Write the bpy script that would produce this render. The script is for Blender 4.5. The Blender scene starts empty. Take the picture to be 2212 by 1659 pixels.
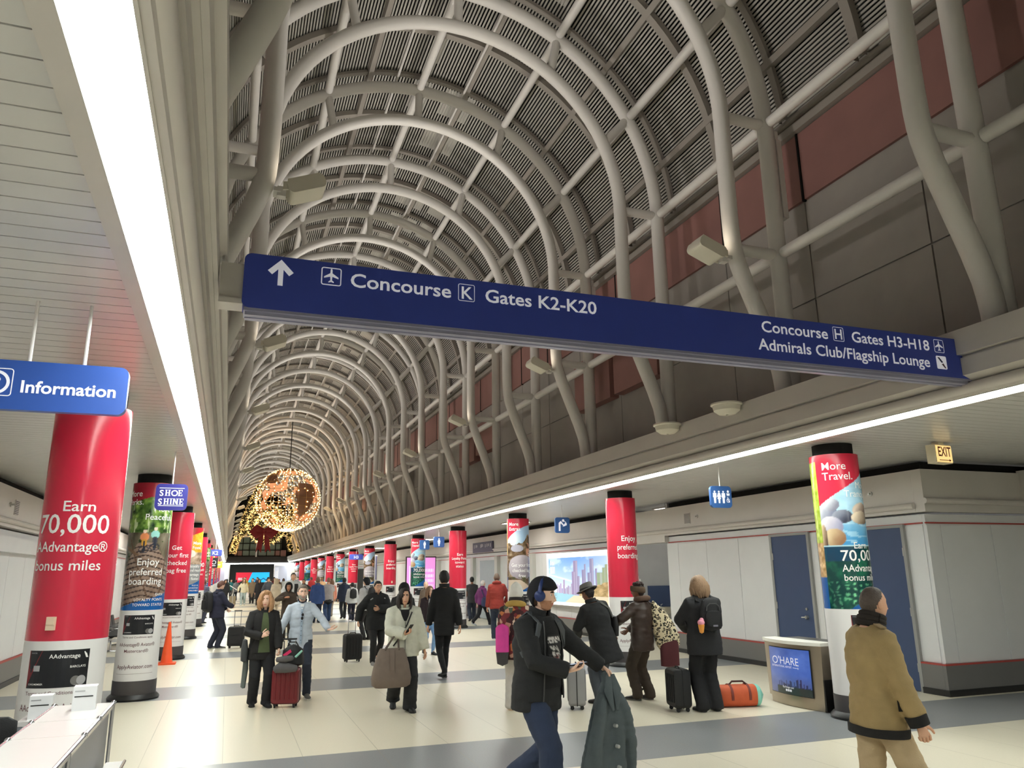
import bpy, bmesh, math, random
import numpy as np
from mathutils import Vector, Matrix, noise
# ---------------------------------------------------------------- camera
SC = bpy.context.scene
COL = SC.collection
CAM_H = 1.9
def make_camera():
    p, y, r = (math.radians(a) for a in (13.975, 20.108, -0.692))
    F = Vector((math.sin(y)*math.cos(p), math.cos(y)*math.cos(p), math.sin(p)))
    R0 = Vector((math.cos(y), -math.sin(y), 0)); U0 = R0.cross(F)
    R = math.cos(r)*R0 + math.sin(r)*U0; U = -math.sin(r)*R0 + math.cos(r)*U0
    cd = bpy.data.cameras.new('camera'); cd.sensor_fit = 'HORIZONTAL'; cd.sensor_width = 36
    cd.lens = 36*1642.3/2212; cd.clip_end = 300; cd.clip_start = .05
    o = bpy.data.objects.new('camera', cd); COL.objects.link(o)
    o.matrix_world = Matrix(((R.x, U.x, -F.x, 0), (R.y, U.y, -F.y, 0), (R.z, U.z, -F.z, CAM_H), (0, 0, 0, 1)))
    SC.camera = o
make_camera()
# ---------------------------------------------------------------- world, exposure, sampling quality
W = bpy.data.worlds.new('world'); SC.world = W; W.use_nodes = True
W.node_tree.nodes['Background'].inputs[0].default_value = (.9, .88, .84, 1)
W.node_tree.nodes['Background'].inputs[1].default_value = .05
SC.view_settings.view_transform = 'Standard'; SC.view_settings.look = 'None'
SC.view_settings.gamma = 1; SC.view_settings.use_curve_mapping = False
SC.view_settings.exposure = 1.08
cy = SC.cycles
cy.max_bounces = 5; cy.diffuse_bounces = 3; cy.glossy_bounces = 3; cy.transmission_bounces = 2
cy.transparent_max_bounces = 4; cy.caustics_reflective = False; cy.caustics_refractive = False
cy.sample_clamp_indirect = 4; cy.sample_clamp_direct = 0; cy.use_denoising = True
cy.use_adaptive_sampling = True; cy.adaptive_threshold = .03
STRIP_E = 16.0      # ceiling light strips
VAULT_FILL_W = 230.0      # fill spots added at the flood lamps to brighten the vault
def lamp(name, kind, loc, watts, col=(1, .93, .82), size=.2, rot=(0, 0, 0), spot=None, parent=None):
    d = bpy.data.lights.new(name, kind); d.energy = watts; d.color = col
    if kind == 'AREA': d.size = size
    else: d.shadow_soft_size = size
    if spot: d.spot_size, d.spot_blend = spot
    o = bpy.data.objects.new(name, d); COL.objects.link(o); o.location = loc; o.rotation_euler = rot
    if parent: o.parent = parent
    return o
# ---------------------------------------------------------------- materials
def lin(c):
    return tuple(((v/255)/12.92 if v/255 <= .04045 else ((v/255+.055)/1.055)**2.4) for v in c)
MATS = {}
def mat(name, rgb=(128, 128, 128), rough=.6, metal=0., var=.06, scale=6., bump=0., bscale=40., emit=0., ecol=None, coat=0., spec=.5):
    if name in MATS: return MATS[name]
    m = bpy.data.materials.new(name); m.use_nodes = True; nt = m.node_tree; N = nt.nodes; L = nt.links
    b = N['Principled BSDF']; c = lin(rgb)
    b.inputs['Roughness'].default_value = rough; b.inputs['Metallic'].default_value = metal
    b.inputs['Base Color'].default_value = (*c, 1); b.inputs['Specular IOR Level'].default_value = spec
    if coat: b.inputs['Coat Weight'].default_value = coat; b.inputs['Coat Roughness'].default_value = .1
    tc = N.new('ShaderNodeTexCoord')
    if var:
        n = N.new('ShaderNodeTexNoise'); n.inputs['Scale'].default_value = scale; n.inputs['Detail'].default_value = 4
        L.new(tc.outputs['Object'], n.inputs['Vector'])
        mx = N.new('ShaderNodeMix'); mx.data_type = 'RGBA'
        mx.inputs['A'].default_value = (*[v*(1-2*var) for v in c], 1); mx.inputs['B'].default_value = (*[min(1, v*(1+2*var)) for v in c], 1)
        L.new(n.outputs['Fac'], mx.inputs['Factor']); L.new(mx.outputs['Result'], b.inputs['Base Color'])
    if bump:
        n2 = N.new('ShaderNodeTexNoise'); n2.inputs['Scale'].default_value = bscale; n2.inputs['Detail'].default_value = 3
        L.new(tc.outputs['Object'], n2.inputs['Vector'])
        bp = N.new('ShaderNodeBump'); bp.inputs['Strength'].default_value = bump; bp.inputs['Distance'].default_value = .02
        L.new(n2.outputs['Fac'], bp.inputs['Height']); L.new(bp.outputs['Normal'], b.inputs['Normal'])
    if emit:
        b.inputs['Emission Color'].default_value = (*(lin(ecol) if ecol else c), 1); b.inputs['Emission Strength'].default_value = emit
    MATS[name] = m
    return m
def art_mat(name, rough=.3, emit=0., spec=.5):
    """printed or lit artwork: colours come from the point colours of the panel"""
    if name in MATS: return MATS[name]
    m = bpy.data.materials.new(name); m.use_nodes = True; nt = m.node_tree; b = nt.nodes['Principled BSDF']
    a = nt.nodes.new('ShaderNodeAttribute'); a.attribute_name = 'art'
    nt.links.new(a.outputs['Color'], b.inputs['Base Color']); b.inputs['Roughness'].default_value = rough
    b.inputs['Specular IOR Level'].default_value = spec
    if emit:
        nt.links.new(a.outputs['Color'], b.inputs['Emission Color']); b.inputs['Emission Strength'].default_value = emit
    MATS[name] = m
    return m
# ---------------------------------------------------------------- mesh building
def V(*a): return np.array(a, float)
def nrm(v):
    v = np.asarray(v, float); l = np.linalg.norm(v); return v/l if l > 1e-9 else v
class MB:
    def __init__(s): s.v = []; s.f = []; s.mi = []; s.m = 0
    def add(s, vs, fs, m=None):
        o = len(s.v); s.v.extend([tuple(map(float, p)) for p in vs]); s.f.extend([tuple(i+o for i in f) for f in fs])
        s.mi.extend([s.m if m is None else m]*len(fs)); return s
    def box(s, a, b, m=None):
        (x0, y0, z0), (x1, y1, z1) = a, b
        return s.add([(x0,y0,z0),(x1,y0,z0),(x1,y1,z0),(x0,y1,z0),(x0,y0,z1),(x1,y0,z1),(x1,y1,z1),(x0,y1,z1)],
            [(3,2,1,0),(4,5,6,7),(0,1,5,4),(1,2,6,5),(2,3,7,6),(3,0,4,7)], m)
    def obox(s, c, ax, ay, az, m=None):
        c, ax, ay, az = (np.asarray(k, float) for k in (c, ax, ay, az))
        vs = [c+i*ax+j*ay+k*az for k in (-1, 1) for i, j in ((-1,-1),(1,-1),(1,1),(-1,1))]
        return s.add(vs, [(3,2,1,0),(4,5,6,7),(0,1,5,4),(1,2,6,5),(2,3,7,6),(3,0,4,7)], m)
    def loft(s, P, R, n=12, side=None, cap=True, m=None, rnd=True, pw=2.):
        P = [np.asarray(p, float) for p in P]; k = len(P); vs = []; fs = []
        R = [(r, r) if np.isscalar(r) else r for r in (R if hasattr(R, '__len__') else [R]*k)]
        ref = np.asarray(side, float) if side is not None else None
        prev = None
        for i in range(k):
            t = nrm(P[min(i+1, k-1)]-P[max(i-1, 0)])
            if ref is not None: a = ref - (ref@t)*t
            elif prev is None:
                a = np.cross(t, (0, 0, 1)) if abs(t[2]) < .9 else np.cross(t, (0, 1, 0))
            else: a = prev-(prev@t)*t
            a = nrm(a); prev = a; b = np.cross(t, a)
            for j in range(n):
                w = 2*math.pi*j/n; c_, s_ = math.cos(w), math.sin(w)
                if pw != 2.:
                    q = (abs(c_)**pw+abs(s_)**pw)**(-1/pw); c_ *= q; s_ *= q
                vs.append(P[i]+a*R[i][0]*c_+b*R[i][1]*s_)
        for i in range(k-1):
            for j in range(n):
                q = (j+1) % n; fs.append((i*n+j, i*n+q, (i+1)*n+q, (i+1)*n+j))
        if cap:
            for i, sg in ((0, -1), (k-1, 1)):
                t = nrm(P[1]-P[0]) if i == 0 else nrm(P[-1]-P[-2])
                ci = len(vs); vs.append(P[i]+sg*t*(min(R[i])*.6 if rnd else 0))
                for j in range(n):
                    q = (j+1) % n; fs.append((i*n+q, i*n+j, ci) if i == 0 else (i*n+j, i*n+q, ci))
        return s.add(vs, fs, m)
    def tube(s, P, r, n=10, m=None, cap=True): return s.loft(P, [r]*len(P), n, None, cap, m, False)
    def cyl(s, a, b, r, n=16, m=None, r2=None): return s.loft([a, b], [r, r if r2 is None else r2], n, None, True, m, False)
    def lathe(s, prof, n=32, c=(0, 0, 0), m=None, cap=True):
        vs = []; fs = []; k = len(prof)
        for r, z in prof:
            for j in range(n): w = 2*math.pi*j/n; vs.append((c[0]+r*math.cos(w), c[1]+r*math.sin(w), c[2]+z))
        for i in range(k-1):
            for j in range(n):
                q = (j+1) % n; fs.append((i*n+j, i*n+q, (i+1)*n+q, (i+1)*n+j))
        if cap: fs.append(tuple(range(n-1, -1, -1))); fs.append(tuple((k-1)*n+j for j in range(n)))
        return s.add(vs, fs, m)
    def ell(s, c, r, n=12, k=8, m=None, R=None):
        r = (r, r, r) if np.isscalar(r) else r; vs = []; fs = []
        for i in range(1, k):
            ph = math.pi*i/k-math.pi/2
            for j in range(n):
                w = 2*math.pi*j/n; vs.append(V(r[0]*math.cos(ph)*math.cos(w), r[1]*math.cos(ph)*math.sin(w), r[2]*math.sin(ph)))
        for i in range(k-2):
            for j in range(n): q = (j+1) % n; fs.append((i*n+j, i*n+q, (i+1)*n+q, (i+1)*n+j))
        a = len(vs); vs += [V(0, 0, -r[2]), V(0, 0, r[2])]
        for j in range(n):
            q = (j+1) % n; fs.append((q, j, a)); fs.append(((k-2)*n+j, (k-2)*n+q, a+1))
        if R is not None: vs = [R@p for p in vs]
        return s.add([p+np.asarray(c, float) for p in vs], fs, m)
    def prism(s, poly, d, m=None):
        """polygon of 3D points extruded by vector d"""
        n = len(poly); P = [np.asarray(p, float) for p in poly]; d = np.asarray(d, float)
        return s.add(P+[p+d for p in P], [tuple(range(n-1, -1, -1)), tuple(range(n, 2*n))]+[(i, (i+1) % n, n+(i+1) % n, n+i) for i in range(n)], m)
    def mesh(s, name, mats=(), smooth=True):
        me = bpy.data.meshes.new(name); me.from_pydata(s.v, [], s.f)
        for m in mats: me.materials.append(m)
        if len(mats) > 1: me.polygons.foreach_set('material_index', s.mi)
        if smooth: me.polygons.foreach_set('use_smooth', [True]*len(me.polygons)); shade(me)
        me.update(); return me
def shade(me, deg=40):
    try: me.set_sharp_from_angle(angle=math.radians(deg))
    except Exception: pass
def tag(o, label=None, cat=None, group=None, kind=None):
    for k, v in (('label', label), ('category', cat), ('group', group), ('kind', kind)):
        if v: o[k] = v
    return o
def link(name, data, parent=None):
    o = bpy.data.objects.new(name, data); COL.objects.link(o)
    if parent: o.parent = parent
    return o
def obj(name, mb, mats, parent=None, smooth=True):
    mats = mats if isinstance(mats, (list, tuple)) else [mats]
    return link(name, mb.mesh(name, mats, smooth) if isinstance(mb, MB) else mb, parent)
def struct(name, mb, mats, smooth=False): return tag(obj(name, mb, mats, None, smooth), kind='structure')
def thing(name, label, cat, loc=(0, 0, 0), rz=0., group=None):
    o = link(name, None); o.location = loc; o.rotation_euler = (0, 0, rz); return tag(o, label, cat, group)
def dup(root, loc=None, label=None):
    r = root.copy(); COL.objects.link(r)
    if loc is not None: r.location = loc
    if label: r['label'] = label
    for ch in list(root.children):
        c = ch.copy(); COL.objects.link(c); c.parent = r
        for g in ch.children: d = g.copy(); COL.objects.link(d); d.parent = c
    return r
ORD = 'first second third fourth fifth sixth seventh eighth ninth tenth eleventh twelfth thirteenth fourteenth fifteenth sixteenth seventeenth eighteenth nineteenth twentieth twenty-first twenty-second twenty-third twenty-fourth twenty-fifth twenty-sixth twenty-seventh twenty-eighth'.split()
# ---------------------------------------------------------------- lettering
def text_mesh(s, size=.1, bold=0., align='CENTER', ext=.0, space=1.):
    """letters as flat mesh in XZ plane (facing -Y); returns vertex array, faces"""
    cu = bpy.data.curves.new('t', 'FONT'); cu.body = s; cu.size = size; cu.offset = bold*size; cu.align_x = align
    cu.resolution_u = 3; cu.space_character = space
    o = bpy.data.objects.new('t', cu); COL.objects.link(o)
    dg = bpy.context.evaluated_depsgraph_get(); me = bpy.data.meshes.new_from_object(o.evaluated_get(dg))
    vs = np.array([v.co[:] for v in me.vertices]).reshape(-1, 3); fs = [tuple(p.vertices) for p in me.polygons]
    bpy.data.objects.remove(o); bpy.data.curves.remove(cu); bpy.data.meshes.remove(me)
    return np.stack([vs[:, 0], np.zeros(len(vs)), vs[:, 1]], 1), fs
def text(mb, s, pos, size, bold=.012, align='CENTER', X=(1, 0, 0), Z=(0, 0, 1), width=None, m=None, space=1.):
    v, f = text_mesh(s, size, bold, align, 0, space); k = 1.
    if width and len(v): k = width/(v[:, 0].max()-v[:, 0].min())
    X, Z, pos = (np.asarray(a, float) for a in (X, Z, pos))
    mb.add([pos+X*a[0]*k+Z*a[2] for a in v], f, m)
def rrect(x0, z0, x1, z1, r, n=6):
    P = []
    for cx, cz, a in ((x1-r, z1-r, 0), (x0+r, z1-r, 90), (x0+r, z0+r, 180), (x1-r, z0+r, 270)):
        for i in range(n+1): w = math.radians(a+90*i/n); P.append((cx+r*math.cos(w), cz+r*math.sin(w)))
    return P
def ring(mb, P, t, y, m=None):
    """outline of thickness t of a flat XZ polygon at depth y"""
    c = np.mean(P, 0); Q = []
    n = len(P)
    for i in range(n):
        a, b, d = np.array(P[i-1]), np.array(P[i]), np.array(P[(i+1) % n]); e = nrm(nrm(b-a)+nrm(d-b)); q = np.array((-e[1], e[0]))
        Q.append(b+q*t)
    mb.add([(p[0], y, p[1]) for p in P]+[(q[0], y, q[1]) for q in Q], [(i, (i+1) % n, n+(i+1) % n, n+i) for i in range(n)], m)
def flat(mb, P, y, m=None): mb.add([(p[0], y, p[1]) for p in P], [tuple(range(len(P)))], m)
def disc(x, z, r, n=20, rz=None): return [(x+r*math.cos(2*math.pi*i/n), z+(rz or r)*math.sin(2*math.pi*i/n)) for i in range(n)]
# ================================================================ SETTING
Y0, Y1 = -30., 100.
XC = 3.3; ZS = 8.55          # vault axis
ZC = 3.62                    # soffit height
m_soff = mat('soffit_metal', (214, 212, 209), .3, .12, .03, 2)
m_paint = mat('cream_paint', (226, 222, 217), .45, 0, .03, 2)
m_fascia = mat('fascia_paint', (206, 200, 194), .42, .1, .03, 2)
m_dark = mat('dark_void', (22, 21, 20), .9, 0, 0)
m_wallw = mat('wall_panel', (220, 220, 221), .5, 0, .02, 3)
m_grey = mat('plinth_grey', (112, 110, 108), .5, 0, .03, 3)
m_blackr = mat('black_rubber', (26, 25, 25), .45, 0, .04)
m_redline = mat('red_line', (170, 62, 55), .5, 0, 0)
m_brown = mat('brown_panel', (162, 156, 150), .7, 0, .05, 3)
m_redpan = mat('red_panel', (150, 108, 102), .6, 0, .14, 1.2)
m_slat = mat('louver_slat', (184, 180, 172), .5, 0, .03, 3)
m_rib = mat('rib_paint', (154, 147, 139), .5, 0, .04, 3)
m_door = mat('blue_door', (54, 72, 108), .5, 0, .03, 4)
m_steel = mat('steel', (190, 188, 182), .28, .9, .04, 8)
m_strip = mat('light_diffuser', (255, 252, 248), .5, 0, 0, emit=STRIP_E, ecol=(249, 255, 248))
def floor_mat():
    m = bpy.data.materials.new('terrazzo'); m.use_nodes = True; nt = m.node_tree; N = nt.nodes; L = nt.links; b = N['Principled BSDF']
    tc = N.new('ShaderNodeTexCoord'); sp = N.new('ShaderNodeSeparateXYZ'); L.new(tc.outputs['Object'], sp.inputs[0])
    def mth(op, a, bb=None):
        n = N.new('ShaderNodeMath'); n.operation = op
        for i, q in enumerate((a, bb)):
            if q is None: continue
            if isinstance(q, (int, float)): n.inputs[i].default_value = q
            else: L.new(q, n.inputs[i])
        return n.outputs[0]
    fy = mth('WRAP', sp.outputs['Y'], 0.); N[fy.node.name].inputs[1].default_value = 6.46+7.65; N[fy.node.name].inputs[2].default_value = 7.65
    band = mth('LESS_THAN', fy, 7.65+1.56)
    def line(o, per, off, w):
        a = mth('ADD', o, off); q = mth('PINGPONG', a, per/2); return mth('LESS_THAN', q, w)
    j = mth('MAXIMUM', line(sp.outputs['X'], .815, -.905, .004), line(sp.outputs['Y'], 6.46, -7.65, .005))
    ns = N.new('ShaderNodeTexNoise'); ns.inputs['Scale'].default_value = 55; ns.inputs['Detail'].default_value = 3; L.new(tc.outputs['Object'], ns.inputs['Vector'])
    nb = N.new('ShaderNodeTexNoise'); nb.inputs['Scale'].default_value = .7; L.new(tc.outputs['Object'], nb.inputs['Vector'])
    def mix(f, A, B):
        n = N.new('ShaderNodeMix'); n.data_type = 'RGBA'; L.new(f, n.inputs['Factor'])
        for k, q in (('A', A), ('B', B)):
            if isinstance(q, tuple): n.inputs[k].default_value = (*lin(q), 1)
            else: L.new(q, n.inputs[k])
        return n.outputs['Result']
    cream = mix(ns.outputs['Fac'], (212, 203, 182), (233, 225, 204)); grey = mix(ns.outputs['Fac'], (116, 119, 122), (158, 160, 160))
    c = mix(j, mix(band, cream, grey), (150, 142, 122))
    c2 = mix(nb.outputs['Fac'], c, mix(band, (218, 210, 189), (128, 130, 132))); N[c2.node.name].inputs['Factor'].default_value = .3
    L.new(c2, b.inputs['Base Color']); b.inputs['Roughness'].default_value = .34; b.inputs['Specular IOR Level'].default_value = .36
    return m
mb = MB().box((-5.2, Y0-2, -.1), (16, Y1+2, 0)); struct('floor', mb, floor_mat())
# soffits made of metal planks
def soffit(name, x0, x1):
    mb = MB(); n = int((Y1-Y0)/.163)
    for i in range(n):
        y = Y0+.06+i*.163; mb.box((x0, y+.005, ZC), (x1, y+.158, ZC+.03), 0)
    mb.box((x0, Y0, ZC+.032), (x1, Y1, ZC+.06), 1)
    struct(name, mb, [m_soff, m_dark])
soffit('ceiling_left', -4.6, -.70); soffit('ceiling_right', 7.30, 15.5)
# fascia beams carrying the vault, strips under them
def fascia(name, sg):
    X = lambda x: x if sg < 0 else 2*XC-x
    prof = [(-.38, 3.60), (-.345, 3.60)]
    prof += [(-.335+.055*math.sin(a), 3.655-.055*math.cos(a)+.02) for a in np.linspace(0, math.pi, 9)]
    prof += [(-.33, 3.79), (-.275, 3.79), (-.275, 3.93), (-.245, 3.93), (-.245, 3.955), (-.215, 3.955), (-.215, 4.12), (-.165, 4.12), (-.165, 4.24)] if sg < 0 else [(-.22, 3.775), (-.205, 3.775), (-.205, 3.955), (-.24, 3.955), (-.24, 3.985), (-.165, 3.985), (-.165, 4.24)]
    prof += [(-1.05, 4.24), (-1.05, 3.64), (-.38, 3.64)]
    P = [(X(x), Y0, z) for x, z in prof]
    if sg > 0: P = P[::-1]
    return struct(name, MB().prism(P, (0, Y1-Y0, 0)), m_fascia, True)
fascia('beam_left', -1); fascia('beam_right', 1)
for sg, nm in ((-1, 'left'), (1, 'right')):
    X = lambda x: x if sg < 0 else 2*XC-x
    st = thing('ceiling_light_strip', 'long white fluorescent light strip along the edge of the %s ceiling' % ('plank-lined information side' if sg < 0 else 'exit sign side'), 'light strip', (X(-.5), Y0, ZC), 0)
    d = MB(); y = Y0+.1
    while y < Y1-.3: d.add([(X(-.61)-X(-.5), y-Y0, -.03), (X(-.395)-X(-.5), y-Y0, -.03), (X(-.395)-X(-.5), y-Y0+1.6, -.03), (X(-.61)-X(-.5), y-Y0+1.6, -.03)], [(0, 1, 2, 3) if sg > 0 else (3, 2, 1, 0)]); y += 1.615
    obj('diffuser', d, m_strip, st, False)
    f = MB()
    for a, b in ((-.70, -.625), (-.625, -.61), (-.395, -.38)):
        xa, xb = sorted((X(a)-X(-.5), X(b)-X(-.5))); f.box((xa, 0, -.045 if a < -.62 else -.03), (xb, Y1-Y0, .05))
    xa, xb = sorted((X(-.61)-X(-.5), X(-.395)-X(-.5))); f.box((xa, 0, -.02), (xb, Y1-Y0, .05))
    obj('housing', f, m_fascia, st, False)
# upper walls behind the arches
def upper_wall(name, sg):
    X = lambda x: x if sg > 0 else 2*XC-x
    rnd = random.Random(4); mb = MB()
    def bx(x0, x1, ya, yb, za, zb, m): a, b = sorted((X(x0), X(x1))); mb.box((a, ya, za), (b, yb, zb), m)
    bx(7.85, 7.95, Y0, Y1, 4.24, 9.1, 0)
    y = Y0
    while y < Y1-1:
        w = 1.615*1.25
        for za, zb in ((4.26, 5.75), (5.76, 7.3)):
            bx(7.82, 7.85, y+.012, y+w-.012, za+.012, zb, 0)
        bx(7.80, 7.85, y+.03, y+w-.03, 7.34, 8.44, 1); bx(7.79, 7.85, y-.015, y+.015, 7.32, 8.5, 2)
        if y > 12 and rnd.random() < .45: bx(7.6, 7.83, y+.1, y+w-.1, 5.6+rnd.random()*.3, 6.8, 1 if rnd.random() < .5 else 0)
        y += w
    bx(7.72, 7.85, Y0, Y1, 8.46, 8.6, 3); bx(7.68, 7.85, Y0, Y1, 8.64, 8.70, 3)
    struct(name, mb, [m_brown, m_redpan, m_dark, m_rib])
upper_wall('wall_upper_right', 1); upper_wall('wall_upper_left', -1)
# louvered vault
mb = MB(); R = 4.40; n = 196
for i in range(n):
    a = math.radians(3+174*i/(n-1)); ca, sa = math.cos(a), math.sin(a); e = V(ca, 0, sa); t = V(-sa, 0, ca)
    c = V(XC, (Y0+Y1)/2, ZS)+e*(R+.02); mb.obox(c, t*.0175, V(0, (Y1-Y0)/2, 0), e*.008)
tag(obj('ceiling_vault', mb, m_slat, None, False), kind='structure')
mb = MB(); seg = 40
for i in range(seg):
    a, b = math.radians(180*i/seg-2), math.radians(180*(i+1)/seg+2); r = 4.75
    mb.add([(XC+r*math.cos(q), y, ZS+r*math.sin(q)) for q in (a, b) for y in (Y0, Y1)], [(0, 1, 3, 2)], 0)
y = 8.45-3.23*4
rn = random.Random(2)
while y < Y1-3:
    for h in (0, 1):
        for a0, a1 in ((61, 69), (70, 82), (84, 90)):
            if rn.random() < .25 and y > 10: continue
            ya, yb = y+.2+h*1.6+rn.random()*.2, y+1.45+h*1.6-rn.random()*.3; r = 4.452; aa = np.radians(np.linspace(a0+rn.random()*2, a1-rn.random()*2, 5))
            for q, w in zip(aa[:-1], aa[1:]): mb.add([(XC+r*math.cos(k), yy, ZS+r*math.sin(k)) for k in (q, w) for yy in (ya, yb)], [(0, 1, 3, 2)], 1)
    y += 3.23
tag(obj('roof', mb, [m_dark, mat('skylight_reflection', (196, 194, 186), .25, 0, .04, 2)], None, False), kind='structure')  # pale pane colour stands in for lights reflected in skylight glass
# flat ribs and bars that frame the louver panels
mb = MB(); k = 0
ys = [8.45+3.23*i for i in range(-3, 29)]
for y in ys:
    for yy, wd, dp in ((y+1.615, .075, .10), (y, .06, .05)):
        aa = np.radians(np.linspace(2, 178, 45))
        for q, w in zip(aa[:-1], aa[1:]):
            P = [(XC+r*math.cos(t), z, ZS+r*math.sin(t)) for t in (q, w) for r in (R-.02-dp, R) for z in (yy-wd, yy+wd)]
            mb.add(P, [(0, 1, 5, 4), (0, 4, 6, 2), (1, 3, 7, 5)])
for d in range(15, 180, 30):
    a = math.radians(d); e = V(math.cos(a), 0, math.sin(a)); t = V(-math.sin(a), 0, math.cos(a))
    mb.obox(V(XC, (Y0+Y1)/2, ZS)+e*(R-.07), t*.055, V(0, (Y1-Y0)/2, 0), e*.06)
tag(obj('trim_1', mb, m_rib, None, False), kind='structure')
# ---------------------------------------------------------------- arch trusses
Ri, Ro, ZK = 3.2, 4.0, 6.4
def half(f): return f
inner = []
def leg(sg):
    X = lambda x: XC+sg*x
    pts = [(3.86, 4.245), (3.85, 4.5), (3.79, 4.85), (3.44, 5.72), (3.30, 6.08), (3.225, 6.35), (3.2, 6.7), (3.2, 7.6), (3.2, 8.5)]
    # smooth
    P = [V(X(a), 0, b) for a, b in pts]
    out = [P[0]]
    for a, b in zip(P[:-1], P[1:]): out += [a*.75+b*.25, a*.25+b*.75]
    return out+[P[-1]]
arc = lambda r, a0, a1, n: [V(XC+r*math.cos(t), 0, ZS+r*math.sin(t)) for t in np.radians(np.linspace(a0, a1, n))]
inner_path = leg(1)+arc(Ri, 3, 177, 34)+leg(-1)[::-1]
outer_path = [V(XC+4, 0, 4.245), V(XC+4, 0, 6.4), V(XC+4, 0, 8.4)]+arc(Ro, 0, 180, 36)+[V(XC-4, 0, 8.4), V(XC-4, 0, 6.4), V(XC-4, 0, 4.245)]
me_in = MB().tube(inner_path, .122, 14).mesh('inner_tube', [m_paint]); me_out = MB().tube(outer_path, .125, 14).mesh('outer_tube', [m_paint])
strut_me = []
for d in range(0, 181, 30):
    a = math.radians(d); e = V(math.cos(a), 0, math.sin(a)); c = V(XC, 0, ZS)
    # struts lean toward the nearer crown side as in a braced pair
    b = math.radians(d+(-5 if 0 < d < 90 else 5 if 90 < d < 180 else 0)); e2 = V(math.cos(b), 0, math.sin(b))
    strut_me.append(MB().cyl(c+e2*Ri, c+e*Ro, .085, 12).mesh('strut', [m_paint]))
for sg in (1, -1): strut_me.append(MB().cyl(V(XC+sg*3.2, 0, ZK), V(XC+sg*4, 0, ZK), .085, 12).mesh('strut', [m_paint]))
box_me = MB().box((XC+4.11, -.09, 7.0), (XC+4.2, .09, 8.3)).box((XC+4.11, -.07, 8.3), (XC+4.17, .07, 8.45)).mesh('junction_box', [m_paint], False)
pur_me = []
for k in range(9):
    if k in (0, 8): p = (XC+(4 if k == 0 else -4), ZK)
    else: a = math.radians(30*(k-1)); p = (XC+4*math.cos(a), ZS+4*math.sin(a))
    pur_me.append(MB().cyl((p[0], 0, p[1]), (p[0], 3.10, p[1]), .085, 12).mesh('purlin', [m_paint]))
TR = [8.45+3.23*i for i in range(-2, 28)]
for i, y in enumerate(TR):
    if i < 2: lab = 'cream steel arch at the near edge, %s' % ('landing past the right end of the blue sign' if i == 1 else 'nearest of all')
    else: lab = 'cream steel arch, %s beyond the blue concourse sign' % ORD[i-2]
    t = thing('arch_truss', lab, 'arch', (0, y, 0), 0, 'arches of the vault')
    link('inner_tube', me_in, t); link('outer_tube', me_out, t)
    for s_ in strut_me: link('strut', s_, t)
    for s_ in pur_me: link('purlin', s_, t)
    if i % 2 == 0 and i > 0: link('junction_box', box_me, t)
# thin sprinkler pipes beside the crown
for a_, lab in ((76, 'right'), (97, 'left')):
    a = math.radians(a_); tag(obj('sprinkler_pipe', MB().cyl((XC+4.2*math.cos(a), Y0, ZS+4.2*math.sin(a)), (XC+4.2*math.cos(a), Y1, ZS+4.2*math.sin(a)), .028, 8), m_paint), 'thin pipe under the louvers just %s of the vault crown' % lab, 'pipe')
# ---------------------------------------------------------------- side walls
def wall_profile(name, sg, xw, ya, yb, bulk=True):
    """panelled wall with plinth, red lines and bulkhead: sg=+1 right wall facing -x"""
    s = sg; mb = MB()
    def bx(a, b, y0, y1, z0, z1, m): x0, x1 = sorted((xw+s*a, xw+s*b)); mb.box((x0, y0, z0), (x1, y1, z1), m)
    bx(0, .25, ya, yb, .45, 2.75, 0)
    if bulk:
        bx(-.12, .25, ya, yb, 2.78, 3.46, 1); bx(.05, .25, ya, yb, 3.46, 3.6, 2)
        x = xw+s*(-.14); mb.cyl((x, ya, 2.88), (x, yb, 2.88), .05, 12, 1)
    y = ya
    while y < yb-.3:
        y2 = min(y+1.22, yb); bx(-.012, 0, y+.006, y2-.006, .47, 2.58, 0); y = y2
    bx(-.02, 0, ya, yb, 2.6, 2.622, 3)
    return mb
def baseb(name, sg, xw, segs):
    mb = MB()
    for ya, yb in segs:
        for a, z0, z1, m in ((-.06, .09, .44, 0), (-.065, .44, .462, 2), (-.09, 0, .09, 1)):
            x0, x1 = sorted((xw+sg*a, xw+sg*.2)); mb.box((x0, ya, z0), (x1, yb, z1), m)
    return struct(name, mb, [m_grey, m_blackr, m_redline])
MW = [m_wallw, m_fascia, m_dark, m_redline]
w = wall_profile('wall_right', 1, 10.5, 9.45, 17.2)
w.box((10.5, 9.45, 0), (10.75, 17.2, .46), 0)
struct('wall_right', w, MW); baseb('baseboard_right', 1, 10.5, [(9.40, 9.8), (10.72, 12.06), (13.22, 17.2)])
w = wall_profile('wall_right_far', 1, 10.6, 19.9, Y1)
w.box((10.6, 19.9, 0), (10.85, Y1, .46), 0)
struct('wall_right_far', w, MW); baseb('baseboard_right_far', 1, 10.6, [(19.9, 31.0), (33.2, Y1)])
# alcove with fountain
mb = MB(); mb.box((10.5, 17.2, 0), (12.6, 17.3, 3.6), 0); mb.box((12.5, 17.3, 0), (12.6, 20.2, 3.6), 0); mb.box((10.6, 19.9, 0), (12.6, 20.1, 3.6), 1); mb.box((10.38, 17.2, 2.62), (10.75, 19.9, 3.46), 2)
mb.cyl((10.36, 17.2, 2.88), (10.36, 19.9, 2.88), .05, 12, 2); mb.box((11.35, 19.84, .1), (12.4, 19.9, 1.5), 3); mb.box((11.0, 19.88, 0), (11.02, 19.9, 3), 2)
struct('wall_alcove', mb, [m_wallw, mat('alcove_grey', (176, 178, 180), .5, 0, .03, 3), m_fascia, m_door])
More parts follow.
